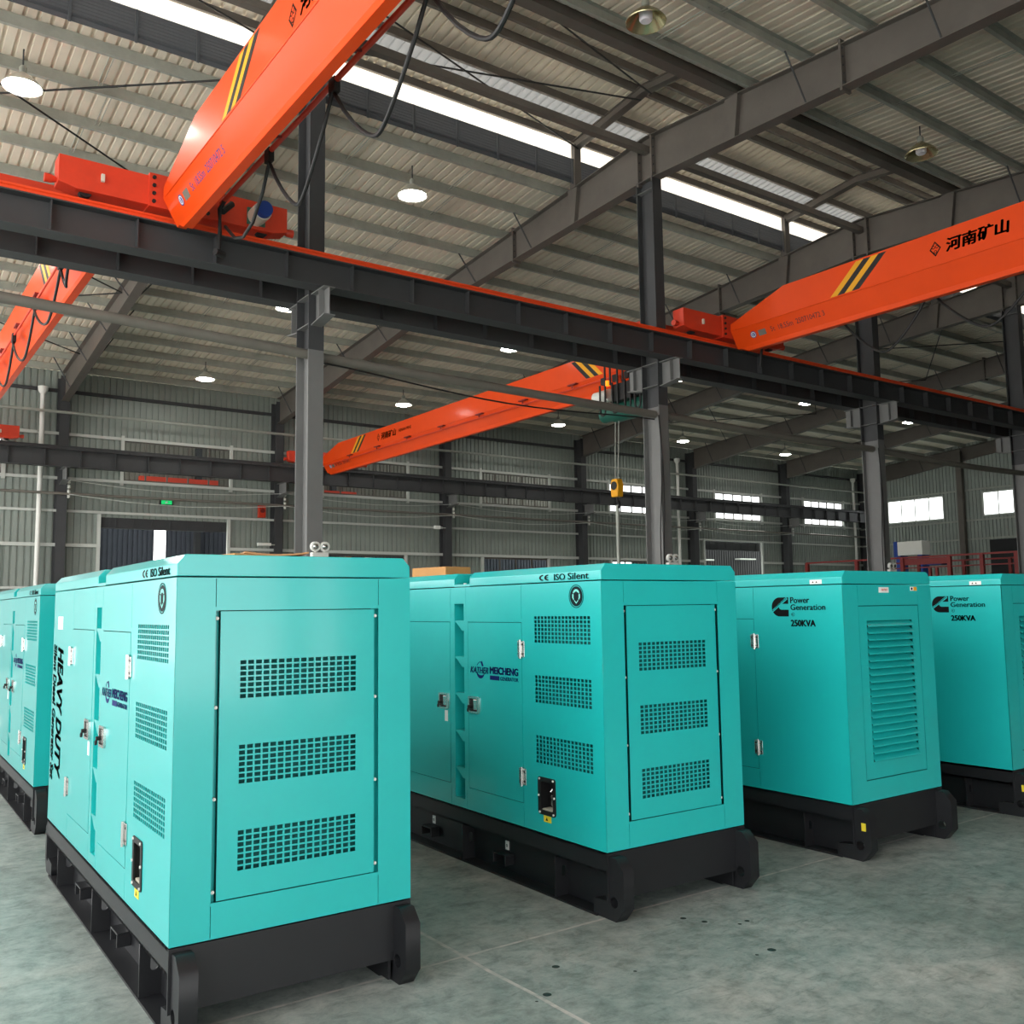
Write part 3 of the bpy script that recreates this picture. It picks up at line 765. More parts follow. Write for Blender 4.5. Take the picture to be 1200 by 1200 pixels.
# girts
for z, w, lab in ((2.56, .05, 'lowest'), (3.95, .07, 'second lowest'), (5.06, .05, 'third lowest'), (6.13, .06, 'window sill'), (7.60, .06, 'window head')):
    m = MB(); spans = [(XL, XR)]
    cuts = [h for h in up_win+low_win+doors if h[2]-.02 < z < h[3]+.02 and not (z > h[3]-.005 or z < h[2]+.005)]
    for h in cuts: spans = [q for s_ in spans for q in (((s_[0], min(s_[1], h[0])), (max(s_[0], h[1]), s_[1])) if s_[0] < h[1] and s_[1] > h[0] else (s_,)) if q[1]-q[0] > .01]
    for a, b in spans: m.box(a, b, YF-.09, YF-.005, z-w, z+w*.6)
    o = m.build('girt', 'girt'); struct(o, 'pale steel wall rail on the far wall, %s course' % lab, 'wall rail')
for z, lab in ((5.04, 'below the windows'), (6.05, 'at the window sills'), (7.7, 'above the windows'), (3.2, 'low on the wall')):
    m = MB()
    for a, b in ((YN, 22.2), (25.6, YF)) if z < 4.9 else ((YN, YF),): m.box(XR-.09, XR-.005, a, b, z-.04, z+.04)
    o = m.build('girt', 'galv'); struct(o, 'grey steel wall rail on the end wall, %s' % lab, 'wall rail')
o = MB().box(XL, XR, YF-.12, YF-.005, 8.96, 9.06).build('girt', 'girder'); struct(o, 'dark steel wall rail high on the far wall under the roof', 'wall rail')
# door and window jambs on the far wall
def window(i, F, a, b, z0, z1, n, label, fm='rafter'):
    w = plate('window_%d' % i, [rect(a-.05, b+.05, z0-.05, z1+.05)]+[rect(a+(b-a)*k/n+.025, a+(b-a)*(k+1)/n-.025, z0+.02, z1-.02) for k in range(n)], .05, F, fm)
    struct(w, label, 'window')
    plate('pane', [rect(a, b, z0, z1)], .006, F @ Matrix.Translation((0, 0, -.02)), 'glass', w)
    return w
wi = 1
for k, h in enumerate(up_win):
    window(wi, front_frame(YF-.03), h[0], h[1], h[2], h[3], 5, 'upper window strip behind the runway girder on the far wall, %s bay from the left' % words[k]); wi += 1
for k, h in zip((0, 2, 3, 4), low_win):
    window(wi, front_frame(YF-.03), h[0], h[1], h[2], h[3], 4, 'lower window on the far wall just above the generator roofs, %s bay from the left' % words[k]); wi += 1
for (h, lab) in zip(gw, ('bright white window on the end wall beside the ridge column at the right edge', 'bright white window on the end wall nearest the far corner', 'window in the middle of the end wall', 'window on the near part of the end wall')):
    window(wi, side_frame(XR-.03), -h[1], -h[0], h[2], h[3], 4, lab, 'girt'); wi += 1
for h in up_win:
    pass
jn = 2
for h in low_win+doors+up_win:
    for x in (h[0]-.06, h[1]+.06):
        z0, z1 = (h[2], h[3]) if h[2] < 6 else (6.0, 7.6)
        o = MB().box(x-.055, x+.055, YF-.1, YF-.005, z0, z1+.1).build('trim_%d' % jn, 'girt'); jn += 1
        struct(o, 'pale vertical jamb beside an opening of the far wall', 'jamb', 'jambs of the far wall openings')
# rolling-door headers
for (h, lab) in zip(doors, ('dark door header box over the far doorway with the bright slit', 'dark door header box over the doorway near the far corner')):
    o = thing('door_header', lab, 'door header', (0, 0, 0), kind='structure')
    m = MB(); m.box(h[0]-.02, h[1]+.02, YF+.06, YF+.3, 4.55, 4.98); m.build('header_beam', 'girder', o)
    x = h[0]+.5
    while x < h[1]:
        MB().box(x-.02, x+.02, YF+.04, YF+.06, 4.55, 4.98).build('header_rib', 'girder', o); x += .6
o = MB().box(XR-.02, XR+.03, 22.2, 25.6, 0, 4.95).build('dark_door_fill', 'tarp'); struct(o, 'added dark sheet over the end wall doorway behind the red railing', 'door')  # dark sheet added to block daylight and stand for a dark doorway
# end wall columns
for y, lab in ((26.9, 'grey steel column on the end wall between the two bright windows'), (20.0, 'grey steel column on the end wall hidden behind the right ridge column'), (6.5, 'grey steel column on the near half of the end wall')):
    o = MB().box(49.15, 49.4, y-.15, y+.15, 0, ztop(y)-.2).build('column', 'rafter'); struct(o, lab, 'column')

# ------------------------------------------------------------------ neighbouring shed beyond the far wall
sh = thing('neighbouring_shed', 'dark and beige clad shed seen through the doorway and windows of the far wall', 'building', (0, 0, 0))
m = MB()
for a, b in ((4.9, 10.83), (11.32, 34.0)): corr(m, a, b, lambda x, d: ((x, 41.3+d, 0), (x, 41.3+d, 6.3)))
o = build_sheet(m, 'lower_cladding', 'slate'); o.parent = sh
m = MB(); corr(m, 4.9, 34.0, lambda x, d: ((x, 41.3+d, 6.3), (x, 41.3+d, 10.8))); o = build_sheet(m, 'upper_cladding', 'beige'); o.parent = sh
MB().box(10.1, 13.4, 40.9, 41.2, 7.12, 7.45).build('red_beam', 'red', sh)
MB().box(18.2, 20.2, 40.9, 41.2, 7.05, 7.35).build('red_beam', 'red', sh)
MB().box(4.9, 34.0, 33.65, 41.5, 10.8, 10.95).build('roof_sheet', 'slate', sh)
MB().box(10.83, 11.32, 41.32, 41.4, 5.6, 6.3).build('door_lintel', 'slate', sh)
for x in (8.2, 12.6, 19, 26, 33): MB().box(x-.12, x+.12, 41.0, 41.28, 0, 10.8).build('stanchion', 'girder', sh)
sh2 = thing('dark_interior_sheet', 'black stand-in for a dark interior with reflections, seen through the doorway near the far corner', 'building', (0, 0, 0))
m = MB(); corr(m, 34.8, 49.0, lambda x, d: ((x, 37.5+d, 0), (x, 37.5+d, 5.6))); o = build_sheet(m, 'cladding', 'tarp'); o.parent = sh2  # black sheet put in for the shade of the interior beyond the doorway
MB().box(38.6, 41.0, 37.2, 37.45, 4.25, 4.33).build('reflection_bar', 'girt', sh2)  # pale bars modelled in place of reflections in the dark interior
MB().box(43.0, 44.4, 37.0, 37.4, 4.35, 4.42).build('reflection_bar', 'girt', sh2)

# ------------------------------------------------------------------ downpipes, emergency lights, insulators, signs
def downpipe(x, y, z1, lab, top=True):
    p = thing('downpipe', lab, 'pipe', (x, y, 0))
    MB().tube([(0, 0, 0), (0, 0, z1)], .075, 14).build('pipe', 'white', p, True)
    if top: MB().lathe((0, 0, z1), [(.078, 0), (.15, .12), (.16, .24), (.14, .25)], 16).build('hopper', 'white', p, True)
    for z in (2.0, 5.0, 7.6): MB().box(-.1, .1, .02, .25, z-.02, z+.02).build('bracket', 'galv', p)
downpipe(5.08, 33.05, 8.8, 'white rain pipe beside the far wall column at the left of the photo')
downpipe(33.95, 33.05, 8.8, 'white rain pipe on the far wall just right of the second ridge column')
downpipe(48.6, 33.05, 8.8, 'pale rain pipe in the far corner by the end wall')

def twin_light(x, lab, z=2.42):
    t = thing('emergency_light', lab, 'emergency light', (x, 12.93, z), group='twin-head emergency lights')
    MB().box(-.13, .13, -.09, 0, 0, .13).build('housing', 'white', t, bevel=.01)
    for s in (-1, 1):
        h = MB().lathe((0, 0, 0), [(.03, .05), (.072, .03), (.078, -.02), (.06, -.035), (.03, -.02)], 18).build('lamp_head', 'white', t, True)
        h.rotation_euler = (R(-80), 0, 0); h.location = (s*.075, -.06, .215)
        MB().lathe((0, 0, 0), [(.045, -.03), (.03, -.045), (.012, -.05)], 14).build('lens', 'chrome', h, True)
        MB().tube([(s*.07, -.05, .12), (s*.075, -.05, .16)], .012, 8).build('swivel', 'white', t)
twin_light(5.74, 'white twin-head emergency light on the leftmost ridge column')
twin_light(13.02, 'white twin-head emergency light on the second ridge column above the generator roof', 2.40)
twin_light(20.32, 'white twin-head emergency light on the third ridge column by the red railing', 2.36)
twin_light(27.62, 'white twin-head emergency light on the ridge column at the right edge', 2.36)

for k in range(1, 7):
    t = thing('insulator_rack', 'white knob insulators on the far wall column of the %s frame' % words[k], 'insulator', (XC[k]+.18, 32.72, 5.4), group='insulator racks on the far wall columns')
    MB().box(-.02, .02, -.01, .02, 0, .62).build('bracket', 'galv', t)
    for i in range(4): MB().lathe((0, -.04, .06+i*.16), [(.02, -.05), (.055, -.03), (.03, 0), (.055, .03), (.02, .05)], 12).build('insulator', 'white', t, True)
for z, nm in ((5.52, 'lower'), (5.98, 'upper')):
    pts = []
    for k in range(1, 7):
        pts.append((XC[k]+.18, 32.6, z))
        if k < 6: pts += [(XC[k]+.18+BAY*f, 32.6, z-.22*math.sin(math.pi*f)) for f in (.25, .5, .75)]
    tag(MB().tube(pts, .012, 6).build('trolley_wire', 'girt'), 'thin pale trolley wire strung along the far wall columns, %s one' % nm, 'wire')
t = thing('exit_sign', 'small green exit sign under the upper window on the far wall', 'sign', (9.1, 33.2, 5.40))
MB().box(-.22, .22, 0, .08, 0, .2).build('housing', 'rubber', t); MB().box(-.18, .18, -.004, 0, .03, .17).build('face', 'greensign', t)
plate('running_figure', [[(-.05, .05), (-.02, .05), (.0, .09), (.03, .06), (.05, .07), (.02, .12), (.04, .15), (.01, .15), (-.02, .12), (-.06, .12), (-.03, .09)]], .002, front_frame(-.0045), 'white', t)
t = thing('fire_hose_box', 'red fire hose reel box hung on the far wall left of the first ridge column', 'fire box', (12.52, 33.17, 5.12))
MB().box(-.13, .13, 0, .16, 0, .46).build('cabinet', 'red', t, bevel=.01); MB().tube([(0, 0, .25), (0, -.05, .25)], .08, 16).build('reel', 'darkred', t, True)
t = thing('floodlight', 'small white floodlight on a bracket at the fourth far wall column', 'floodlight', (19.75, 32.84, 5.0))
MB().box(-.14, .14, -.1, .02, -.06, .08).build('head', 'white', t, bevel=.01); MB().box(-.02, .41, -.07, -.05, -.02, .02).build('arm', 'galv', t)
t = thing('floodlight', 'small white floodlight on a bracket left of the second far wall column', 'floodlight', (12.46, 32.84, 4.1))
MB().box(-.25, .25, -.1, .02, -.04, .06).build('head', 'white', t, bevel=.01); MB().box(-.02, .41, -.07, -.05, -.02, .02).build('arm', 'galv', t)

# ------------------------------------------------------------------ lamps
def lamp(x, y, z, lit, lab):
    t = thing('high_bay_lamp', lab, 'lamp', (x, y, z), group='lit high-bay lamps' if lit else 'unlit high-bay lamps')
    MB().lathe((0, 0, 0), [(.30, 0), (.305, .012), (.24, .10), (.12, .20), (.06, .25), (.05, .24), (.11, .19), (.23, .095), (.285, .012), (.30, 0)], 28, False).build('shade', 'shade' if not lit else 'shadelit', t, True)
    MB().lathe((0, 0, .24), [(.06, 0), (.06, .1), (.03, .14)], 14).build('lamp_holder', 'galv', t, True)
    if lit: MB().lathe((0, 0, .03), [(.02, -.085), (.12, -.07), (.22, -.03), (.27, .015), (.265, .03), (.02, .035)], 24).build('light_disc', 'lampon', t, True)
    else: MB().lathe((0, 0, .02), [(.08, 0), (.1, .03), (.1, .16), (.05, .2)], 18).build('bulb', 'bulb', t, True)
    MB().tube([(0, 0, .38), (0, 0, ztop(y)+.02-z)], .014, 6).build('hanger_rod', 'girder', t)
    return t
bayname = {0: 'bay left of the first ridge column', 1: 'bay of first and second ridge columns', 2: 'bay of second and third ridge columns', 3: 'bay right of the third ridge column', 4: 'fifth bay', 5: 'sixth bay', 6: 'last bay by the end wall'}
for (y, z, row) in ((16.45, 10.28, 'ridge row'), (23.2, 9.7, 'middle row'), (30.0, 9.2, 'far wall row')):
    for k in range(0, 6):
        x = XC[k]+BAY/2
        if y < 17 and k > 1: continue
        lamp(x, y, z, True, 'lit high-bay lamp, %s, %s' % (row, bayname[k]))
lamp(9.35, 9.45, 10.32, False, 'unlit high-bay lamp with visible bulb at the top photo edge')
lamp(16.65, 9.45, 10.32, False, 'unlit high-bay lamp with visible bulb above the right-hand orange crane')

# ------------------------------------------------------------------ cranes
def crane(xc, y0, y1, zoff, label, far, serial, trolleys, loops_y, hoist=None, drop=.9):
    """single-girder bridge crane; y0 / y1 are the rail positions; origin at rail height"""
    t = thing('bridge_crane', label, 'overhead crane', (xc, 0, 0))
    zt_, zf, zs, zb = 7.77+zoff, 7.20+zoff, 6.85+zoff, 6.76+zoff
    q = .058
    h = .25
    ya, yb = y0+.5, y1-.5
    g = MB()
    # box body: section (x, z) at several stations; the top falls away towards both ends
    st = [(y0+.22, 7.36), (y0+1.55, zt_), (y1-1.55, zt_), (y1-.22, 7.36)]
    rings = []
    for i, (y, zt1) in enumerate(st):
        end = i in (0, 3); zlo = 7.10 if end else zs
        f = zf if not end else zf
        sec = [(-h, zt1), (h, zt1), (h, f), (q, zs), (-q, zs), (-h, f)]
        rings.append([g.bm.verts.new((a, y, b)) for a, b in sec])
    for A, B in zip(rings, rings[1:]):
        for i in range(6): g.bm.faces.new((A[i], A[(i+1) % 6], B[(i+1) % 6], B[i]))
    g.bm.faces.new(rings[0]); g.bm.faces.new(rings[-1][::-1])
    # bottom I-beam
    gi = g.build('girder', 'orange', t)
    lo = [(ya-.30, zs+.06), (ya, zb), (yb, zb), (yb+.30, zs+.06)]
    MB().prism(lo, 'yz', -q, q).build('bottom_beam', 'orange', t)
    # edge beads along the fold
    for sx in (-1, 1):
        MB().tube([(sx*(h+.001), y0+.3, zf), (sx*(h+.001), y1-.3, zf)], .008, 6).build('fold_bead', 'orange', gi)
    # hazard stripes near both ends, on both faces
    F = side_frame(-h)
    def par(yb0, yt0, w, d):        # bottom start, top start (towards the girder middle), width, direction
        return [(-yb0, zf+.03), (-(yb0+d*w), zf+.03), (-(yt0+d*w), zt_-.03), (-yt0, zt_-.03)]
    ends = ((y1-2.58, y1-3.14, -1), (y0+2.58, y0+3.14, 1))
    for (b0, t0, d) in ends:
        for i in range(4):
            w = .15
            plate('hazard_stripe', [par(b0+d*i*w, t0+d*i*w, w, d)], .002, F @ Matrix.Translation((0, 0, .0025)), 'yellow' if i % 2 == 0 else 'stripe_black', gi)
    # lettering, reading towards the near side
    yl = y1-4.52 if not far else y1-4.55
    u = lambda a: -yl+a                                      # local x grows towards -y
    zc = (zf+zt_)/2-(.10 if xc < 4 and not far else 0)
    dm = [(u(.0), zc), (u(.10), zc+.13), (u(.20), zc), (u(.10), zc-.13)]
    dm2 = [(u(.10)+(p[0]-u(.10))*.74, zc+(p[1]-zc)*.74) for p in dm]
    FL = F @ Matrix.Translation((0, 0, .0015))
    lg = plate('logo', [dm, dm2], .001, FL, 'ink', gi)
    for (a, c) in ((.07, .03), (.13, .03), (.10, -.05)):
        plate('logo_ring', [circ(u(a), zc+c, .028, n=14), circ(u(a), zc+c, .017, n=14)], .001, FL, 'ink', lg)
    text('lettering', '\u6cb3\u5357\u77ff\u5c71', u(.28), u(1.32), zc-.12, zc+.12, F, M['ink'], gi, bold=.045, shear=.1)
    if far: text('lettering', 'HENAN MINE', u(1.5), u(2.3), zc-.045, zc+.05, F, M['ink'], gi, bold=.02)
    # plate and serial on the slanted lower face
    up = Vector((-(h-q), 0, zf-zs)).normalized()
    SFr = frame((-q-(h-q)*.5, 0, zs+(zf-zs)*.5), (0, -1, 0), up)
    m_ink = M['inkblue'] if not far and xc < 10 else M['inkdark']
    e = -(y1-.62)
    text('lettering', serial, e+.52, e+1.75, -.045, .055, SFr, m_ink, gi)
    bd = plate('maker_badge', [circ(e+.09, 0, .07, n=20)], .001, SFr @ Matrix.Translation((0, 0, .002)), 'blue', gi)
    plate('badge_letter', [circ(e+.09, 0, .055, n=20), circ(e+.09, 0, .04, n=20)], .001, SFr @ Matrix.Translation((0, 0, .003)), 'white', bd)
    plate('badge_letter', [rect(e+.075, e+.09, -.03, .03)], .001, SFr @ Matrix.Translation((0, 0, .003)), 'white', bd)
    plate('rating_plate', [rect(e+.22, e+.40, -.06, .055)], .001, SFr @ Matrix.Translation((0, 0, .002)), 'pipe', gi)
    # end carriages
    for (y, s) in ((y0, -1), (y1, 1)):
        zr = 7.06 if (y < 13.8 and y > 12) else 7.05
        c = MB(); c.prism([(-1.52, zr+.10), (-1.30, zr+.05), (1.30, zr+.05), (1.52, zr+.10), (1.52, zr+.46), (-1.52, zr+.46)], 'xz', y-.14, y+.14)
        ec = c.build('end_carriage', 'red', t, bevel=.006)
        MB().box(-.42, .42, y-.17*1.0, y+.17, zr+.03, zr+.49).build('joint_plate', 'red', ec)
        yy = y-s*.175
        for sx in (-1, 1):
            for i in range(4):
                MB().tube([(sx*.36, yy+s*.01, zr+.10+i*.11), (sx*.36, yy-s*.02, zr+.10+i*.11)], .026, 8).build('bolt', 'rubber', ec)
            MB().tube([(sx*1.18, y-.05, zr+.085), (sx*1.18, y+.05, zr+.085)], .085, 20).build('wheel', 'rubber', ec, True)
            MB().tube([(sx*1.52, y, zr+.16), (sx*1.58, y, zr+.16), (sx*1.66, y, zr+.16)], [.03, .055, .06], 12).build('buffer', 'red', ec, True)
            MB().box(sx*1.0-.02, sx*1.0+.02, yy-.02, yy+.02, zr+.2, zr+.30).build('grease_pipe', 'grease', ec)
        if far: continue
        mo = MB().tube([(1.05, y-s*.14, zr+.22), (1.05, y-s*.42, zr+.22)], .13, 18).build('drive_motor', 'grease', ec, True)
        MB().tube([(1.05, y-s*.42, zr+.22), (1.05, y-s*.52, zr+.22)], .11, 18).build('fan_cowl', 'blue', mo, True)
        MB().box(.92, 1.18, y-s*.14-.03, y-s*.14+.03, zr+.10, zr+.34).build('gearbox', 'motor', mo)
    # festoon: rail, brackets, trolleys and flat cable loops
    sx = -1 if far else 1
    fx = sx*(h+.06) if far else .42
    fz = 7.06+zoff if far else 7.18
    fr = MB().tube([(fx, y0+.4, fz), (fx, y1-.55, fz)], .02 if far else .032, 10).build('festoon_rail', 'red', t, True)
    y = y0+1.6
    while y < y1-1:
        m = MB()
        if far: m.box(min(sx*h, fx+sx*.03), max(sx*h, fx+sx*.03), y-.16, y+.16, fz+.10, fz+.13); m.box(fx-.01, fx+.01, y-.02, y+.02, fz, fz+.13)
        else: m.tube([(.08, y, zb+.3), (fx, y, fz)], .016, 6)
        m.build('festoon_bracket', 'darkred', fr); y += 2.05
    for y in trolleys:
        m = MB(); m.box(fx-.035, fx+.035, y-.07, y+.07, fz-.13, fz+.03); m.build('cable_trolley', 'cable', fr)
    for (a, b, dz) in loops_y:
        n = 14; pts = []
        for i in range(n+1):
            f = i/n; sh_ = 1-abs(2*f-1)**2.6
            pts.append((fx+.02*math.sin(5*f), a+(b-a)*(f+.09*math.sin(2*math.pi*f)), fz-.12-dz*sh_))
        m = MB(); m.tube(pts, .022, 8); m.build('festoon_cable', 'cable', fr, True)
    return t, fx, fz

lp = [(10.4, 8.58, .85), (8.58, 6.62, .86), (6.62, 4.7, .9), (4.7, 2.8, .9), (2.8, .9, .9), (.9, -1.0, .9)]
tr = [10.4, 8.58, 6.62, 4.7, 2.8, .9, -1.0]
c1, fx, fz = crane(3.53, -6.0, 12.69, 0., 'orange bridge crane crossing the top left photo corner above the runway girder', False, '5t  18.55m  250710472 5', tr, lp)
# pick-up arm and end of cable at the near carriage of that crane
m = MB(); m.tube([(.42, 11.9, 7.2), (.42, 12.2, 7.12), (.46, 12.3, 6.85), (.46, 12.34, 6.55)], .03, 8); m.tube([(.46, 12.2, 7.1), (.62, 12.3, 7.28)], .045, 8); m.tube([(.40, 12.3, 6.56), (.54, 12.36, 6.56)], .05, 8)
m.build('current_collector', 'cable', c1, True)
m = MB(); m.tube([(.42, 10.4, 7.05), (.42, 10.6, 6.75), (.43, 10.95, 6.5), (.45, 11.35, 6.45), (.5, 11.8, 6.6), (.5, 12.2, 6.9)], .022, 8); m.build('feed_cable', 'cable', c1, True)
c2, _, _ = crane(14.72, -6.0, 12.69, .02, 'orange bridge crane at the right photo edge above the 250KVA generators', False, '5t  18.55m  250710472 3', tr, lp)
m = MB(); m.tube([(.46, 12.2, 7.1), (.62, 12.3, 7.28)], .045, 8); m.tube([(.42, 11.9, 7.2), (.42, 12.2, 7.12), (.46, 12.3, 6.85), (.46, 12.34, 6.55)], .03, 8); m.build('current_collector', 'cable', c2, True)
c4, fx4, fz4 = crane(2.80, 13.71, 32.25, -.06, 'far-bay orange bridge crane at the left photo edge, black cable loops on its side', True, '5t  18.55m  250710471 4', [15.06, 17.33, 19.7, 22.0, 24.3, 26.6], [(15.06, 17.33, .55), (17.33, 19.7, .62), (19.7, 22.0, .62), (22.0, 24.3, .6), (24.3, 26.6, .6), (15.06, 14.2, .4)])
c3, fx3, fz3 = crane(14.62, 13.71, 32.25, -.08, 'far-bay orange bridge crane reaching from the far wall to the second ridge column', True, '5t  18.55m  250710472 1', [14.2, 14.6, 15.0, 15.4, 15.8, 16.2], [])
for i, y in enumerate((14.2, 14.5, 14.8, 15.1, 15.5, 15.9)):
    # bunched stiff cable: standing loops above the rail and hanging loops below
    x = fx3-.05-.02*i
    pts = [(x, y-.09, 6.75), (x, y-.09, 7.2)]+[(x, y-.09*math.cos(R(a)), 7.22+.1*math.sin(R(a))) for a in (30, 60, 90, 120, 150)]+[(x, y+.09, 7.2), (x, y+.09, 6.2)]+[(x, y+.18-.09*math.cos(R(a)), 6.18-.1*math.sin(R(a))) for a in (30, 60, 90, 120, 150)]+[(x, y+.27, 6.3), (x, y+.27, 6.8)]
    MB().tube(pts, .024, 8).build('bunched_cable', 'cable', c3, True)

# hoist riding on the bottom flange of crane c3
hz = 6.64
ho = thing('chain_hoist', 'green rope hoist hanging under the far-bay crane beside the second ridge column', 'hoist', (14.62, 15.6, hz))
MB().tube([(0, -.75, -.42), (0, .55, -.42)], .24, 22).build('rope_drum', 'hoistgreen', ho, True)
MB().tube([(-.25, .45, -.05), (-.25, .95, -.05)], .15, 18).build('travel_motor', 'white', ho, True)
MB().tube([(0, .55, -.42), (0, .95, -.42)], .19, 18).build('hoist_motor', 'hoistgreen', ho, True)
MB().box(-.40, -.18, -.35, .25, -.28, .12).build('control_box', 'rubber', ho, bevel=.01)
MB().tube([(-.42, .35, .12), (-.42, .35, .24)], .05, 12).build('beacon', 'amber', ho, True)
m = MB(); m.box(-.2, .2, -.5, -.3, -.22, .03); m.box(-.2, .2, .3, .5, -.22, .03); m.build('trolley_frame', 'rubber', ho)
for y in (.42, .62):
    MB().tube([(-.05, .45+(y-.52)*.6, -.45), (-.05, .52+(y-.52)*.5, -2.0)], .012, 6).build('wire_rope', 'galv', ho)
m = MB(); m.prism([(.43, -2.0), (.61, -2.0), (.66, -2.15), (.63, -2.42), (.41, -2.42), (.38, -2.15)], 'yz', -.14, .04); hb = m.build('hook_block', 'yellow', ho, bevel=.02)
MB().tube([(-.15, .52, -2.16), (.05, .52, -2.16)], .10, 16).build('sheave', 'stripe_black', hb, True)
hk = [(-.05, .52, -2.42), (-.05, .52, -2.52)]+[(-.05, .52-.075*math.sin(R(a)), -2.60+.075*math.cos(R(a))) for a in (0, 40, 80, 120, 160, 200, 235)]
MB().tube(hk, [.028, .028]+[.03, .032, .034, .034, .03, .022, .012], 10).build('hook', 'rubber', hb, True)
o = MB().tube([(14.57, 16.12, 4.03), (14.57, 16.12, 0)], .045, 10).build('lifting_sling', 'galv', None, True); tag(o, 'grey lifting sling hanging straight down from the yellow hook block', 'sling')

for x, dx, lab in ((13.0, -.16, 'thin black cables running down the second ridge column'), (20.3, -.17, 'thin black cables running down the third ridge column')):
    t = thing('power_cable', lab, 'cable', (x, 12.96, 0), group='cables down the ridge columns')
    for k in range(2):
        pts = [(dx+.02*k+.10*k*(1-f)**2, -.01-.012*k, .8+4.6*f) for f in [i/10 for i in range(11)]]
        pts = [(p[0]+(.05*math.sin(p[2]*1.7+k)), p[1], p[2]) for p in pts]
        MB().tube(pts, .012, 6).build('cable', 'cable', t, True)
pts = [(5.81+(12.89-5.81)*f, 13.12, 5.48-.13*f-.16*math.sin(math.pi*f)**1.5) for f in [i/14 for i in range(15)]]
tag(MB().tube(pts, .014, 6).build('sagging_cable', 'cable', None, True), 'black cable sagging under the tie pipe between the first two ridge columns', 'cable')
# red end carriages parked on the far runway at the left edge belong to the far-bay crane above
# ------------------------------------------------------------------ things on the generator roofs
zt = 1.947
def board(x, y, w, d, rz, label, z=zt, th=.008, curl=0., mt='card'):
    o = MB()
    n = 8
    vs = []
    for i in range(n+1):
        f = i/n-.5; zz = curl*(abs(f)*2)**2
        vs.append([o.bm.verts.new((f*w, yy, zz+h_)) for yy in (-d/2, d/2) for h_ in (0, th)])
    for A, B in zip(vs, vs[1:]):
        o.bm.faces.new((A[0], B[0], B[2], A[2])); o.bm.faces.new((A[1], A[3], B[3], B[1])); o.bm.faces.new((A[0], A[1], B[1], B[0])); o.bm.faces.new((A[2], B[2], B[3], A[3]))
    o.bm.faces.new((vs[0][0], vs[0][2], vs[0][3], vs[0][1])); o.bm.faces.new((vs[-1][0], vs[-1][1], vs[-1][3], vs[-1][2]))
    b = o.build('cardboard_sheet', mt); b.location = (x, y, z); b.rotation_euler = (0, 0, rz); tag(b, label, 'cardboard'); return b
board(1.72, 4.35, .62, .34, R(8), 'torn brown cardboard sheet lying along the front of the big left generator roof', curl=.006)
board(1.72, 4.40, .30, .22, R(-12), 'smaller cardboard flap on top of the torn brown sheet', z=zt+.016, curl=.012, mt='wood')
board(1.55, 5.6, .5, .3, R(30), 'brown board lying farther back on the left generator roof', mt='wood')
o = MB().box(-.05, .05, -.08, .08, 0, .012).build('paper_scrap', 'paper'); o.location = (2.15, 4.30, zt); o.rotation_euler = (0, 0, .3); tag(o, 'white paper scrap at the right end of the left generator roof', 'paper')
t = thing('cardboard_box', 'flat brown cardboard box resting on the rear roof of the second generator', 'box', (3.86, 6.35, zt), R(10))
MB().box(-.13, .13, -.2, .2, 0, .075).build('carton', 'card', t, bevel=.004); MB().box(-.02, .02, -.2, .2, .075, .077).build('tape_strip', 'wood', t)

# ------------------------------------------------------------------ far right: red railed platform, blue machine
p = thing('railed_platform', 'dark equipment platform with dark-red guard rails behind the right-hand generators', 'platform', (30, 0, 0))
MB().box(.12, 4.0, 12.2, 22.0, 0, 2.35).build('dark_skirt', 'tarp', p)
MB().box(0, 4.1, 12.1, 22.6, 2.35, 2.45).build('deck', 'girder', p)
MB().box(-.03, .03, 12.1, 22.6, 3.21, 3.27).build('top_rail', 'darkred', p)
MB().box(-.02, .02, 12.1, 19.0, 2.86, 2.90).build('mid_rail', 'darkred', p)
MB().box(3.97, 4.03, 12.1, 22.6, 3.21, 3.27).build('top_rail', 'darkred', p)
for y in (12.15, 13.4, 14.7, 15.8, 16.9, 18.6, 20.4, 22.55):
    MB().box(-.06, .06, y-.06, y+.06, 2.45, 3.24).build('post', 'darkred', p); MB().box(3.95, 4.05, y-.05, y+.05, 2.45, 3.24).build('post', 'darkred', p)
MB().box(.0, .06, 16.95, 18.55, 2.98, 3.20).build('board_rail', 'darkred', p)
for y in (17.35, 17.6): MB().box(-.05, .05, y-.04, y+.04, 2.45, 2.85).build('post', 'darkred', p)
o = MB().box(30.1, 30.5, 17.25, 17.75, 2.95, 3.03).build('blue_tarp', 'blue', None, bevel=.02); tag(o, 'small folded blue tarp hung on the red platform rail', 'tarp')
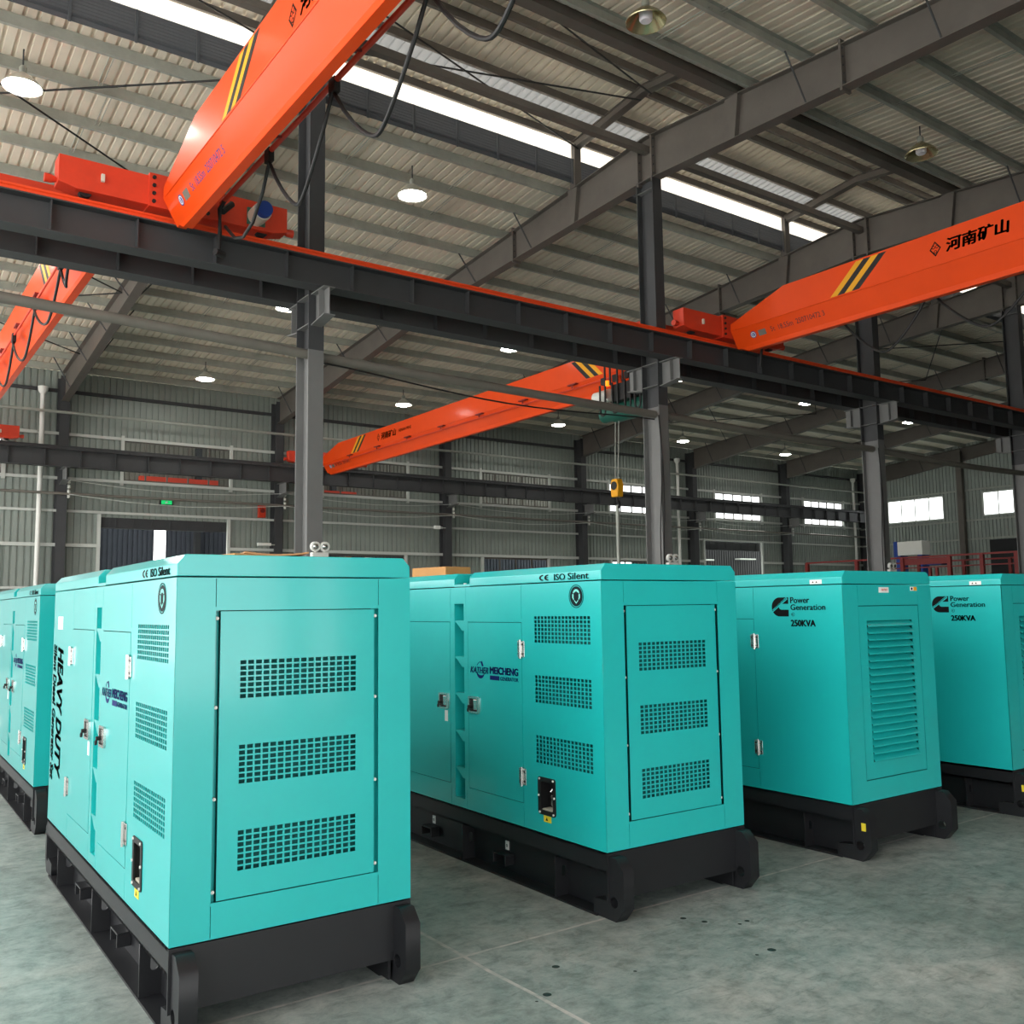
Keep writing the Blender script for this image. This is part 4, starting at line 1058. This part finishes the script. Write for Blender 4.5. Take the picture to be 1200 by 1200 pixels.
t = thing('portal_machine', 'blue and white portal machine standing in front of the end wall', 'machine', (42.0, 25.5, 0))
for s in (-.55, .55): MB().box(-.3, .3, s-.12, s+.12, 0, 4.0).build('leg', 'blue', t)
MB().box(-.35, .35, -.72, .72, 3.95, 4.62).build('head_box', 'white', t, bevel=.02); MB().box(-.36, -.3, .55, .75, 3.9, 4.64).build('side_cover', 'blue', t)
MB().box(-.5, .5, -.9, .9, 0, .5).build('base', 'blue', t)

# ------------------------------------------------------------------ daylight
w = bpy.data.worlds.new('World'); S.world = w; w.use_nodes = True
bg = w.node_tree.nodes['Background']; bg.inputs[0].default_value = (1.0, 1.0, .99, 1); bg.inputs[1].default_value = 2.8
sun = bpy.data.lights.new('Sun', 'SUN'); sun.energy = 13; sun.angle = R(3); sun.color = (1, .99, .97)
so = bpy.data.objects.new('Sun', sun); COL.objects.link(so)
sd = Vector((.35, .45, .95)).normalized(); so.rotation_euler = (-sd).to_track_quat('-Z', 'Y').to_euler()

cam = bpy.data.cameras.new('Camera'); co = bpy.data.objects.new('Camera', cam); COL.objects.link(co)
cam.sensor_width = 36; cam.lens = 36*1099.36/1200; cam.clip_end = 300; cam.clip_start = .05
a, pt, ro = R(35.6548), R(5.8341), R(-.7792)
fw = Vector((math.sin(a)*math.cos(pt), math.cos(a)*math.cos(pt), math.sin(pt))); r = Vector((math.cos(a), -math.sin(a), 0)); u = r.cross(fw)
r2 = math.cos(ro)*r+math.sin(ro)*u; u2 = -math.sin(ro)*r+math.cos(ro)*u
Mx = Matrix.Identity(4)
for i in range(3): Mx[i][0] = r2[i]; Mx[i][1] = u2[i]; Mx[i][2] = -fw[i]; Mx[i][3] = (0, 0, 1.7)[i]
co.matrix_world = Mx; S.camera = co
S.view_settings.view_transform = 'Standard'; S.view_settings.look = 'None'; S.view_settings.gamma = 1; S.view_settings.exposure = .47
S.view_settings.use_curve_mapping = False
S.cycles.max_bounces = 8; S.cycles.diffuse_bounces = 5; S.cycles.transparent_max_bounces = 8; S.cycles.sample_clamp_indirect = 6
